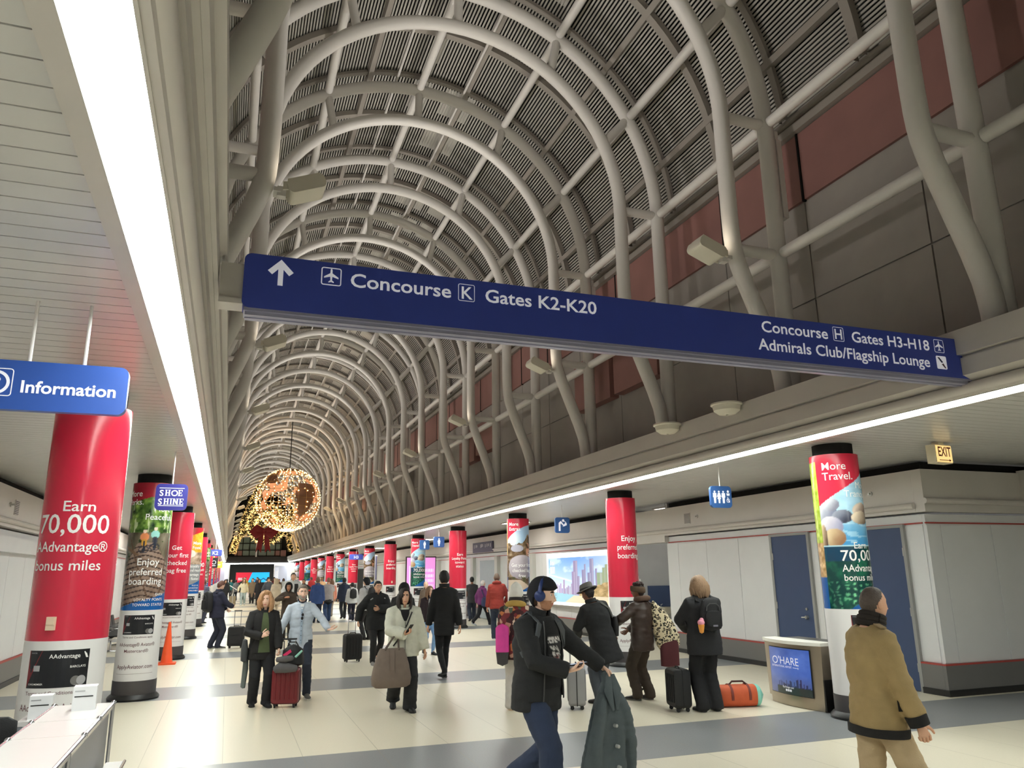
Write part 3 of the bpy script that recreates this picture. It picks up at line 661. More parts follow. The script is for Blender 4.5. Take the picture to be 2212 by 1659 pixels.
# small square hanging signs
def person_icon(mb, x, z, s, y, skirt=False, m=None):
    flat(mb, disc(x, z+.40*s, .085*s, 14), y, m)
    if skirt: P = [(-.1, .3), (.1, .3), (.2, 0), (.12, 0), (.17, -.18), (.09, -.18), (.08, -.5), (-.08, -.5), (-.09, -.18), (-.17, -.18), (-.12, 0), (-.2, 0)]
    else: P = [(-.16, .3), (.16, .3), (.17, -.05), (.11, -.05), (.09, -.5), (-.09, -.5), (-.11, -.05), (-.17, -.05)]
    flat(mb, [(x+a*s, z+b*s) for a, b in P][::-1], y, m)
def hang_sign(name, label, x, y, z, w, h, mm, icons, rods=(0,), th=.05, rz=0.):
    s = thing(name, label, 'sign', (x, y, z), rz)
    P = rrect(-w/2, -h/2, w/2, h/2, min(.06, h*.2), 5); bo = obj('board', MB().prism([(p[0], -th/2, p[1]) for p in P], (0, th, 0)), mm, s)
    for r in rods: obj('rod', MB().cyl((r, 0, h/2-.01), (r, 0, ZC-z), .009, 8), mat('white_rod'), s)
    mb = MB(); icons(mb, -th/2-.003); obj('lettering', mb, m_signw, bo, False); return s
def shoe(mb, y):
    # slab serif capitals
    def slab(x, z, s, ch):
        w = .7*s; t = .2*s; th_ = .07*s
        B = lambda a, b, c, d: flat(mb, [(x+a, z+b), (x+c, z+b), (x+c, z+d), (x+a, z+d)], y)
        def stem(q): B(q-t/2, 0, q+t/2, s); B(q-t*.95, 0, q+t*.95, th_); B(q-t*.95, s-th_, q+t*.95, s)
        if ch == 'H': stem(.2*s); stem(.66*s); B(.2*s, s*.45, .66*s, s*.55); return .9*s
        if ch == 'I': stem(.22*s); return .46*s
        if ch == 'N': stem(.18*s); stem(.72*s); flat(mb, [(x+.12*s, z+s), (x+.34*s, z+s), (x+.78*s, z), (x+.6*s, z)], y); return .96*s
        if ch == 'E': stem(.2*s); B(.1*s, 0, .66*s, th_*1.2); B(.1*s, s-th_*1.2, .66*s, s); B(.2*s, s*.45, .5*s, s*.55); B(.6*s, 0, .67*s, s*.3); B(.6*s, s*.7, .67*s, s); B(.46*s, s*.33, .52*s, s*.67); return .78*s
        text(mb, ch, (x, y, z), 1.36*s, .02, 'LEFT', m=None); return (.80 if ch == 'S' else 1.06)*s
    for word, z, x in (('SHOE', .015, -.155), ('SHINE', -.105, -.165)):
        for ch in word: x += slab(x, z, .085, ch)
    for z in (.118, -.124): flat(mb, [(-.16, z), (.16, z), (.16, z+.008), (-.16, z+.008)], y)
hang_sign('shoe_shine_sign', 'square dark blue hanging sign reading SHOE SHINE before the second left column', -.81, 11.6, 2.98, .41, .36, mat('shoe_blue', (36, 36, 138), .4, 0, .03), shoe)
def rest(mb, y):
    for k in range(3): person_icon(mb, -.13+.085*k, .0, .21, y, k == 1)
    flat(mb, disc(.135, .09, .022, 12), y); flat(mb, [(.10, .06), (.17, .06), (.16, .02), (.11, .02)], y); ring(mb, disc(.13, -.06, .034, 16), .009, y); flat(mb, [(.118, .0), (.13, .0), (.135, -.05), (.165, -.085), (.155, -.095), (.122, -.06)], y)
hang_sign('restroom_sign', 'square blue hanging sign with family restroom and wheelchair symbols', 7.68, 10.87, 3.1, .41, .36, mat('sign_blue_soft', (52, 92, 152), .4, 0, .04), rest)
def drink(mb, y):
    flat(mb, disc(.02, .12, .035, 14), y); flat(mb, [(-.11, -.15), (-.06, -.15), (-.06, .02), (-.02, .08), (-.05, .11), (-.11, .06)], y); flat(mb, [(-.06, .1), (-.02, .08), (.03, .02), (.07, .0), (.06, -.03), (0, 0), (-.05, .05)], y)
    flat(mb, [(.0, -.04), (.12, -.0), (.12, .05), (.09, .08), (.05, .03)], y); flat(mb, [(.04, .11), (.09, .09), (.1, .075), (.05, .085)], y)
hang_sign('drinking_fountain_sign', 'square blue hanging sign with bending drinker symbol', 8.12, 18.5, 3.1, .41, .40, mat('sign_blue_soft'), drink)
hang_sign('mens_room_sign', 'small blue hanging sign with man symbol before a rocks-advert column', 7.68, 31.9, 3.1, .42, .4, mat('sign_blue_soft'), lambda mb, y: person_icon(mb, 0, 0, .3, y))
hang_sign('womens_room_sign', 'small blue hanging sign with woman symbol', 7.57, 29.1, 3.1, .43, .4, mat('sign_blue_soft'), lambda mb, y: person_icon(mb, 0, 0, .3, y, True))
hang_sign('gate_sign', 'dark blue hanging sign reading H3', 7.5, 49.3, 3.0, .85, .33, m_signb, lambda mb, y: text(mb, 'H3', (0, y, -.09), .24, .02))
hang_sign('gate_sign', 'dark blue hanging sign reading K2', -.62, 40.4, 3.03, .6, .32, m_signb, lambda mb, y: text(mb, 'K2', (-.02, y, -.09), .24, .02))
hang_sign('restroom_sign', 'small black hanging sign with white symbol beyond the K2 sign', -.85, 52., 2.75, .45, .62, m_blackr, lambda mb, y: (ring(mb, disc(0, .02, .12, 16), .03, y), flat(mb, [(-.1, -.2), (.1, -.2), (.1, -.16), (-.1, -.16)], y)))
hang_sign('gate_sign', 'small yellow hanging sign near the far left columns', -.8, 68., 2.85, .7, .5, mat('sign_yellow', (240, 180, 60), .4, 0, .03, emit=.3), lambda mb, y: flat(mb, [(-.2, -.03), (.2, -.03), (.2, .03), (-.2, .03)], y))
# exit sign
e = thing('exit_sign', 'lit white exit sign with red letters under the right ceiling', 'sign', (9.29, 7.93, 3.45), math.radians(6))
obj('case', MB().box((-.17, -.07, -.13), (.17, .07, .13)).box((-.06, -.05, .13), (.06, .05, .17)), mat('exit_case', (238, 226, 196), .5, 0, .02), e, False)
obj('lit_panel', MB().box((-.155, -.078, -.115), (.165, -.07, .115)), mat('exit_lit', (240, 214, 150), .5, 0, 0, emit=.42, ecol=(255, 214, 140)), e, False)
mb = MB(); text(mb, 'EXIT', (.005, -.081, -.035), .19, .016, width=.27); flat(mb, [(-.12, -.085), (.1, -.085), (.1, -.095), (-.12, -.095)], -.081); flat(mb, [(.13, -.09), (.09, -.07), (.09, -.11)][::-1], -.081)
obj('lettering', mb, mat('exit_red', (120, 44, 16), .5, 0, 0), e, False)
# directory sign on the far right bulkhead
d = thing('directory_sign', 'dark flat sign board with worn pale lettering on the right bulkhead', 'sign', (10.47, 32.5, 3.02))
obj('board', MB().box((-.06, -1.4, -.22), (0, 1.4, .22)), mat('directory_dark', (62, 62, 86), .5, 0, .05), d, False)
mb = MB()
for k, (y, h) in enumerate(((1.15, .12), (.9, .12), (.75, .1), (.2, .12), (.05, .14), (-.1, .12), (-.45, .1), (-.7, .12), (-.9, .12), (-1.15, .12))): mb.box((-.066, y-.04, -.02+(k % 3)*.02), (-.06, y+.03, .06+h*.6))
obj('marks', mb, m_silver, d, False)
# ================================================================ lit posters and screens
def skyline(u, v):
    n = fbm(u*5, v*4, 3); img = C(92, 148, 226)*np.ones(u.shape+(1,)); img = lay(img, np.clip(1.25-v*1.1-u*.1, 0, 1), (226, 236, 250)); img = lay(img, np.clip((u-.55)*1.6, 0, .7), (214, 226, 246))
    img = lay(img, np.clip((n-.55)*5, 0, .5), (236, 242, 252)); img = lay(img, (np.abs(v-.62+.35*u) < .02)*.5*(u < .45), (240, 245, 252))
    rs = np.random.RandomState(3); dk = lambda: (140+rs.rand()*30, 142+rs.rand()*30, 178+rs.rand()*20)
    for x in np.arange(.2, .5, .028): img = lay(img, (np.abs(u-x) < .012)*(v < .30+rs.rand()*.13), dk())
    for x, w, h in ((.17, .01, .40), (.29, .012, .50), (.495, .035, .92), (.46, .028, .68), (.545, .02, .58), (.63, .03, .72), (.655, .015, .84), (.76, .032, .95), (.72, .03, .66), (.83, .014, .74), (.88, .04, .66), (.95, .03, .76), (.99, .03, .82)):
        img = lay(img, (np.abs(u-x) < w)*(v < h), (132+60*abs(x-.7), 132+30*(x > .85), 170-40*(x > .85))); img = lay(img, (np.abs(u-x-w*.5) < w*.4)*(v < h-.01)*.5, (190, 188, 206))
    t = fbm(u*20, v*20, 5); img = lay(img, (v < .22+.28*np.clip((u-.6)*2, 0, 1)+.06*t)*(u > .55), C(176, 150, 104)+(t[..., None]-.5)*120)
    img = lay(img, v < .22-.1*u, (150, 196, 216)); img = lay(img, (v < .16)*(u > .3+v), (222, 206, 178)); return img
p = thing('poster_lightbox', 'backlit skyline poster with white border behind the red Enjoy column', 'poster', (10.48, 25.25, .86)); Wp, Hp = 4.85, 1.68
obj('case', MB().box((-.02, -Wp, -.1), (.12, 0, Hp+.02)), m_steel, p, False)
obj('white_border', MB().box((-.03, -Wp+.02, 0), (-.02, -.02, Hp)), mat('lit_white', (255, 252, 250), .5, 0, 0, emit=.5), p, False)
a = link('picture', art_panel(skyline, 220, 110, Wp-.36, Hp-.26), p); a.data.materials.append(art_mat('lit_art', .4, .34)); a.location = (-.036, -.18, .1); a.rotation_euler = (0, 0, -math.pi/2)
mb = MB(); Bx = lambda y0, y1, z0, z1: mb.box((-.042, y0, z0), (-.038, y1, z1))
for k, (w, h) in enumerate(((.06, .16), (.05, .1), (.07, .12), (.05, .1), (.04, .13))): Bx(-.34-k*.085-w, -.34-k*.085, 1.28, 1.28+h)
for k in range(4): Bx(-.34-k*.11-.085, -.34-k*.11, 1.0, 1.24)
obj('white_marks', mb, m_signw, p, False)
p = thing('advert_screen', 'tall lit pink advert screen standing between two far right columns', 'screen', (8.9, 37.6, 0)); 
obj('frame', MB().box((-.75, 0, 0), (.75, .15, 2.75)), m_blackr, p, False)
def pink(u, v):
    img = C(236, 150, 222)*np.ones(u.shape+(1,)); img = lay(img, (np.abs(u-.3) < .22)*(np.abs(v-.5) < .33), (255, 230, 252)); img = lay(img, (np.abs(u-.3) < .18)*(np.abs(v-.5) < .3), (240, 160, 226)); img = lay(img, (np.abs(u-.32) < .07)*(np.abs(v-.52) < .2), (206, 120, 190))
    for z in (.72, .6, .5, .38): img = lay(img, (np.abs(v-z) < .035)*(u > .58)*(u < .95)*(np.sin(u*90) > -.5), (255, 225, 252))
    return img
a = link('picture', art_panel(pink, 40, 60, 1.42, 2.2), p); a.data.materials.append(art_mat('lit_art')); a.location = (-.71, -.01, .5)
def wide(u, v):
    img = C(200, 34, 60)*np.ones(u.shape+(1,)); img = lay(img, u > .36+.12*v, (30, 178, 246)); img = lay(img, (u > .5)*(u < .93)*(np.abs(v-.3-.08*np.sin(u*40)) < .06), (16, 60, 110))
    for z in (.42, .28): img = lay(img, (np.abs(v-z) < .05)*(u > .06)*(u < .3)*(np.sin(u*260) > -.4), (250, 220, 230))
    return img
p = thing('video_screen', 'wide red and cyan video screen on the far end wall', 'screen', (.95, 99.9, 1.2)); obj('frame', MB().box((-.06, 0, -.06), (3.9, .08, 1.22)), m_blackr, p, False)
a = link('picture', art_panel(wide, 120, 30, 3.84, 1.16), p); a.data.materials.append(art_mat('lit_art')); a.location = (0, -.01, 0)
for x0, x1, tx, lab in ((5.4, 7.3, 6.0, 'right of'), (-1.9, .1, -1.0, 'left of')):
    p = thing('wall_display', 'pale lit display panel with vertical white text %s the far video screen' % lab, 'display', (x0, 99.9, 1.2))
    def pale(u, v): return lay(C(186, 192, 214)*np.ones(u.shape+(1,)), ((u < .25)+(u > .75))*(np.abs(v-.5) < .4), (222, 228, 246))
    a = link('panel', art_panel(pale, 20, 20, x1-x0, 1.9), p); a.data.materials.append(art_mat('pale_lit_art', .4, .06))
    mb = MB(); text(mb, '1000L', (tx-x0-.2, -.03, .15), .5, .04, 'LEFT', X=(0, 0, 1), Z=(-1, 0, 0)); obj('lettering', mb, m_signw, p, False)
# ================================================================ flood lamps on the arches, bowls and dome on the beam
def flood(sg):
    mb = MB(); mb.obox(V(0, 0, 0)+V(-.19, 0, .0), V(.05, 0, 0), V(0, .05, 0), V(0, 0, .06)); mb.obox(V(-.14, 0, -.0), V(.04, 0, 0), V(0, .09, 0), V(0, 0, .025))
    t = math.radians(22); c, s_ = math.cos(t), math.sin(t); ax = V(-c, 0, s_); az = V(s_, 0, c)
    prof = rrect(-.22, -.085, .22, .085, .06, 5); hd = MB().prism([V(-.46, -.17, .09)+ax*p[0]+az*p[1] for p in prof], (0, .34, 0))
    hd.obox(V(-.46, 0, .09)+az*.09, ax*.19, V(0, .15, 0), az*.012); ln = MB().obox(V(-.46, 0, .09)+az*.103, ax*.17, V(0, .13, 0), az*.004)
    hd.obox(V(-.3, -.12, .05), V(.1, 0, -.02), V(0, .012, 0), V(0, 0, .05)); hd.obox(V(-.3, .12, .05), V(.1, 0, -.02), V(0, .012, 0), V(0, 0, .05))
    return [m.mesh(n, [q], False) for m, n, q in ((mb, 'bracket', m_paint), (hd, 'lamp_head', mat('lamp_white', (226, 220, 204), .5, 0, .02)), (ln, 'lens', mat('lamp_lens', (255, 240, 214), .4, 0, 0, emit=3.)))]  # lens glow is added; the flood heads look switched off
FM = flood(1)
for i, y in enumerate(TR):
    if i % 2 == 0 and i > 1:
        for sg in (1, -1):
            if sg < 0 and i < 2: continue
            f = thing('flood_lamp', 'flood lamp on the %s leg of the %s arch beyond the concourse sign' % ('right' if sg > 0 else 'left', ORD[i-2]), 'lamp', (XC+sg*3.22, y, 6.22), 0 if sg > 0 else math.pi, 'flood lamps on the arches')
            for n, q in zip(('bracket', 'lamp_head', 'lens'), FM): link(n, q, f)
            lamp('vault_fill_spot', 'SPOT', (-.62, 0, .36), VAULT_FILL_W, (1, .95, .90), .2, (0, math.radians(180-50), 0), (math.radians(112), 1.), f)  # spot added to brighten the vault, not light from the unlit flood head
bowl = MB().lathe([(.02, -.15), (.12, -.14), (.185, -.09), (.2, -.02), (.225, -.01), (.225, .012), (.2, .012), (.19, -.01), (.1, -.02), (.0, -.02)], 36, cap=False).mesh('bowl', [mat('lamp_white')])
for y, lab in ((9.0, 'nearer of the two white bowls under the sign'), (10.62, 'second white bowl along the right beam'), (62., 'far white bowl on the right beam near the glowing globe'), (65., 'farthest white bowl on the right beam')):
    b = thing('uplight_bowl', 'round '+lab, 'lamp', (6.58, y, 4.22)); link('bowl', bowl, b); obj('arm', MB().box((.1, -.04, -.05), (.21, .04, 0)), mat('lamp_white'), b, False)
b = thing('dome_camera', 'small dark dome camera hanging from the right beam edge', 'camera', (7.0, 57., ZC)); obj('mount', MB().cyl((0, 0, -.12), (0, 0, 0), .06, 12), m_paint, b); obj('dome', MB().ell((0, 0, -.18), .12, 14, 8), m_blackr, b)
# wall vents and sprinkler heads on the bulkheads
for x, y, sg, lab in ((10.38, 10.75, 1, 'right bulkhead above the second blue door'), (10.38, 16.1, 1, 'right bulkhead near the restroom sign'), (-3.63, 15.9, -1, 'left bulkhead behind the Earn 70,000 column')):
    v = thing('wall_vent', 'square grey vent on the '+lab, 'vent', (x, y, 3.14)); s_ = -sg
    obj('plate', MB().box((min(0, s_*.012), -.13, -.13), (max(0, s_*.012), .13, .13)), m_fascia, v, False); mb = MB()
    for k in range(8): mb.box((min(s_*.012, s_*.018), -.115, -.115+k*.03), (max(s_*.012, s_*.018), .115, -.1+k*.03))
    obj('louvers', mb, m_grey, v, False)
    q = thing('sprinkler_head', 'small round sprinkler head beside the vent on the '+lab, 'fitting', (x, y-.42, 3.16)); obj('rosette', MB().cyl((0, 0, 0), (s_*.02, 0, 0), .04, 14), m_steel, q); obj('nozzle', MB().cyl((s_*.02, 0, 0), (s_*.06, 0, 0), .018, 10), m_steel, q)

for i in [0, 2, 4, 6, 8]:
    for x, y, lab in ((9.3, 25.2+6.46*i, 'right'), (-2.9, 30.4+6.46*i, 'left')):
        t = thing('ceiling_light', 'flat lit ceiling panel, %s along the far %s ceiling' % (ORD[i//2], lab), 'light', (x, y, ZC), 0, 'ceiling panels along the %s aisle' % lab); obj('frame', MB().box((-.34, -.62, -.03), (.34, .62, -.001)), m_fascia, t, False); obj('diffuser', MB().add([(-.3, -.58, -.032), (.3, -.58, -.032), (.3, .58, -.032), (-.3, .58, -.032)], [(3, 2, 1, 0)]), mat('panel_lit', (255, 250, 240), .5, 0, 0, emit=7.), t, False)

t = thing('ceiling_light', 'added unseen lit panel brightening the fountain alcove', 'light', (11.6, 18.5, ZC)); obj('frame', MB().box((-.5, -.5, -.03), (.5, .5, -.001)), m_fascia, t, False); obj('diffuser', MB().add([(-.45, -.45, -.032), (.45, -.45, -.032), (.45, .45, -.032), (-.45, .45, -.032)], [(3, 2, 1, 0)]), mat('alcove_fill_lit', (255, 250, 240), .5, 0, 0, emit=2.2), t, False)  # glowing panel added out of view to lighten the alcove
# ================================================================ people
def skin(t): return mat('skin_%d' % t, ((238, 196, 172), (222, 172, 142), (190, 134, 102), (128, 84, 62), (92, 60, 46))[t], .5, 0, .04, 14)
def cloth(rgb, rough=.85, k=''): return mat('cloth_%d_%d_%d%s' % (*rgb, k), rgb, rough, 0, .10, 9, .25, 160)
m_eye = mat('eye_white', (232, 228, 222), .3, 0, 0); m_iris = mat('iris', (48, 36, 28), .2, 0, 0); m_sole = mat('shoe_sole', (222, 220, 214), .6, 0, .03)
def ik(a, b, l1, l2, hint):
    a, b = np.asarray(a, float), np.asarray(b, float); d = b-a; L = np.linalg.norm(d); mx = (l1+l2)*.998
    if L > mx: b = a+d/L*mx; d = b-a; L = mx
    q = (l1*l1-l2*l2+L*L)/(2*L); h = math.sqrt(max(l1*l1-q*q, 0)); u = d/L; p = np.asarray(hint, float); p = nrm(p-(p@u)*u); return a+u*q+p*h, b
def rotm(yaw=0, pitch=0, roll=0):
    return np.array(Matrix.Rotation(yaw, 3, 'Z') @ Matrix.Rotation(pitch, 3, 'X') @ Matrix.Rotation(roll, 3, 'Y'))
def hpt(a, ph, off=0., fem=0., lo=False):
    cp, sp = math.cos(ph), math.sin(ph); c9 = max(cp, 0)**.85
    x, y, z = (.077+off)*c9*math.sin(a), (.096+off)*c9*math.cos(a), (.120+off)*sp
    k = max(0., -z/.12); x *= 1-(.26+.05*fem)*k**1.5; y *= (1-.34*k) if y < 0 else (1-.06*k); y -= .010*(1-k)
    if math.cos(a) > 0 and off < .004 and not lo:
        ax = abs(x); g = lambda v, s: math.exp(-(v/s)**2); d = 0.
        if -.036 <= z <= .022: t = (.022-z)/.058; d += (.026-.004*fem)*t**1.2*g(x, .0075+.007*t)
        elif z < -.036: d += (.026-.004*fem)*g(z+.036, .007)*g(x, .0145)
        d += -.009*g(ax-.031, .014)*g(z-.012, .011)+.0045*g(z-.033, .009)*g(ax-.027, .022)+.004*g(ax-.042, .017)*g(z+.026, .02)
        d += .007*g(x, .022)*g(z+.064, .013)-.004*g(z+.064, .003)*g(x, .023)+.008*g(x, .02)*g(z+.102, .015)
        y += d*min(1, max(0, math.cos(a)*2))
    return V(x, y, z)
def head(mb, c, R, s, lod=1, beard=False, fem=0., glasses=False, brow=2):
    n, k = (52, 44) if lod > 1 else (30, 24) if lod == 1 else (18, 14); o = len(mb.v); vs = []
    for i in range(1, k):
        ph = -math.pi/2+math.pi*i/k
        for j in range(n): t = -1+2*j/n; vs.append(hpt(math.pi*math.copysign(abs(t)**1.45, t), ph, 0, fem, lod < 1))
    fs = []; mi = []
    for i in range(k-2):
        for j in range(n):
            q = (j+1) % n; f = (i*n+j, i*n+q, (i+1)*n+q, (i+1)*n+j); fs.append(f); m = 0
            if lod >= 1:
                p = (vs[f[0]]+vs[f[2]])/2; ax = abs(p[0])
                if p[1] > .04:
                    if abs(p[2]+.064) < .0085 and ax < .024-abs(p[2]+.064)*1.2: m = 1
                    elif abs(p[2]-.034+.10*max(0, ax-.034)) < .0045 and .012 < ax < .048: m = brow
                if beard and m == 0 and p[2] < -.035 and p[1] > -.01 and not (ax < .012 and p[2] > -.045) and (p[2] < -.05 or ax > .03): m = 5
            mi.append(m)
    a = len(vs); vs += [V(0, -.01, -.12), V(0, -.012, .12)]
    for j in range(n): q = (j+1) % n; fs += [(q, j, a), ((k-2)*n+j, (k-2)*n+q, a+1)]; mi += [0, 0]
    T = lambda p: np.asarray(c)+R@(np.asarray(p)*s)
    mb.v.extend([tuple(T(p)) for p in vs]); mb.f.extend([tuple(i+o for i in f) for f in fs]); mb.mi.extend(mi)
    if lod >= 1:
        for sx in (-1, 1):
            y0 = hpt(math.asin(min(1, .031/.077)), .1)[1]
            mb.ell(T((sx*.031, y0-.0075, .011)), .0125*s, 10, 8, 3); mb.ell(T((sx*.031, y0+.0025, .011)), (.0055*s, .004*s, .0055*s), 8, 6, 4, R)
    for sx in (-1, 1):
        mb.ell(T((sx*.079, -.012, -.005)), V(.010, .019, .032)*s, 10, 8, 0, R@rotm(0, .2, sx*.25))
def fingers(mb, w, d, n, th, s, curl, tcurl=.5, spread=.05, m=0):
    P = lambda a, b, c: w+d*a*s+th*b*s+n*c*s
    for i, (lat, L, b) in enumerate(((.031, .072, .088), (.010, .080, .092), (-.011, .074, .090), (-.031, .058, .083))):
        p = P(b-.02, lat*.92, 0); pts = [p, P(b, lat, 0)]; cu = curl[i] if hasattr(curl, '__len__') else curl*(1+.12*i)
        for k, f in enumerate((.45, .3, .25)):
            a = cu*(k+.6); pts.append(pts[-1]+s*L*f*(d*math.cos(a)+n*math.sin(a)+th*lat*spread*20*(.05)))
        mb.loft(pts, [.0085*s, .0092*s, .0086*s, .0078*s, .0064*s], 8, None, True, m)
    q = nrm(th*.75+d*.6+n*.35); q2 = nrm(d*.85+th*.25+n*tcurl); b = P(.025, .028, .004)
    mb.loft([b, b+q*.035*s, b+q*.05*s+q2*.02*s, b+q*.052*s+q2*.048*s], [.0135*s, .0115*s, .0098*s, .0075*s], 8, None, True, m)
def baked(name, mb, mats, vox, parent, it=4, wr=0., seed=0, extra=None, slots=None, ws=1.):
    """union of the lofts into one continuous skin, relaxed, with cloth creases"""
    o = bpy.data.objects.new('tmp', mb.mesh('tmp', [mats[0]])); COL.objects.link(o)
    r = o.modifiers.new('r', 'REMESH'); r.mode = 'VOXEL'; r.voxel_size = vox; r.use_smooth_shade = True
    if it: q = o.modifiers.new('s', 'SMOOTH'); q.iterations = it; q.factor = .5
    me = bpy.data.meshes.new_from_object(o.evaluated_get(bpy.context.evaluated_depsgraph_get())); old = o.data
    bpy.data.objects.remove(o); bpy.data.meshes.remove(old)
    nv = len(me.vertices)
    if wr and nv:
        co = np.zeros(nv*3, np.float32); no = np.zeros(nv*3, np.float32); me.vertices.foreach_get('co', co); me.vertices.foreach_get('normal', no); co = co.reshape(-1, 3); no = no.reshape(-1, 3)
        ph = seed*1.7; a = co*ws; w = np.array([noise.noise((p[0]*7+ph, p[1]*7, p[2]*17)) for p in a])+.6*np.array([noise.noise((p[0]*16, p[1]*16+ph, p[2]*30)) for p in a])
        co += no*(w*wr)[:, None]; me.vertices.foreach_set('co', co.ravel())
    me.materials.clear()
    for m in mats: me.materials.append(m)
    if extra is not None and extra.v:
        bm = bmesh.new(); bm.from_mesh(me); e = extra.mesh('e', mats); bm.from_mesh(e); bm.to_mesh(me); bm.free(); bpy.data.meshes.remove(e)
    me.polygons.foreach_set('use_smooth', [True]*len(me.polygons)); me.name = name
    return link(name, me, parent)
def hair_shell(mb, c, R, s, fn, n=36, k=28, m=0):
    o = []; fs = []
    for i in range(k+1):
        ph = -math.pi/2+math.pi*(i+.0)/k
        for j in range(n):
            a = -math.pi+2*math.pi*j/n; t = fn(abs(a), ph, a); p = hpt(a, ph, max(t, 0)) if t > 0 else hpt(a, ph, 0, 0, True)*.86; o.append(np.asarray(c)+R@(p*s))
    for i in range(k):
        for j in range(n): q = (j+1) % n; fs.append((i*n+j, i*n+q, (i+1)*n+q, (i+1)*n+j))
    mb.add(o, fs, m)
def D(x): return math.radians(x)
def hair_fn(style):
    # returns thickness for |lon| a and latitude ph
    def f(a, ph, sa):
        nz = .003*math.sin(a*23+ph*5)+.002*math.sin(sa*41)
        line = {'short': D(40) if a < D(50) else D(40)-(a-D(50))*1.0 if a < D(95) else max(D(-42), D(-5)-(a-D(95))*1.1), 'buzz': D(44) if a < D(52) else D(44)-(a-D(52))*1.1 if a < D(95) else max(D(-40), D(0)-(a-D(95))*1.1)}.get(style)
        if line is None:
            a = abs(sa+.30) if style in ('bob', 'long') else a; line = D(46) if a < D(34) else D(46)-(a-D(34))*3.6; line = max(line, D(-80))
        if style == 'bald': line = D(-40) if a > D(95) else D(80)
        t = {'short': .017, 'buzz': .004, 'bob': .042, 'long': .022, 'bald': .006, 'dreads': .03, 'bun': .016}.get(style, .015)
        if ph < line or (style == 'dreads' and ph > D(4)): return -1
        e = min(1, (ph-line)/.22+.25); return max(.002, t*e+nz*(style not in ('buzz', 'bald')))
    return f
ZH, ZSH = .93, 1.44
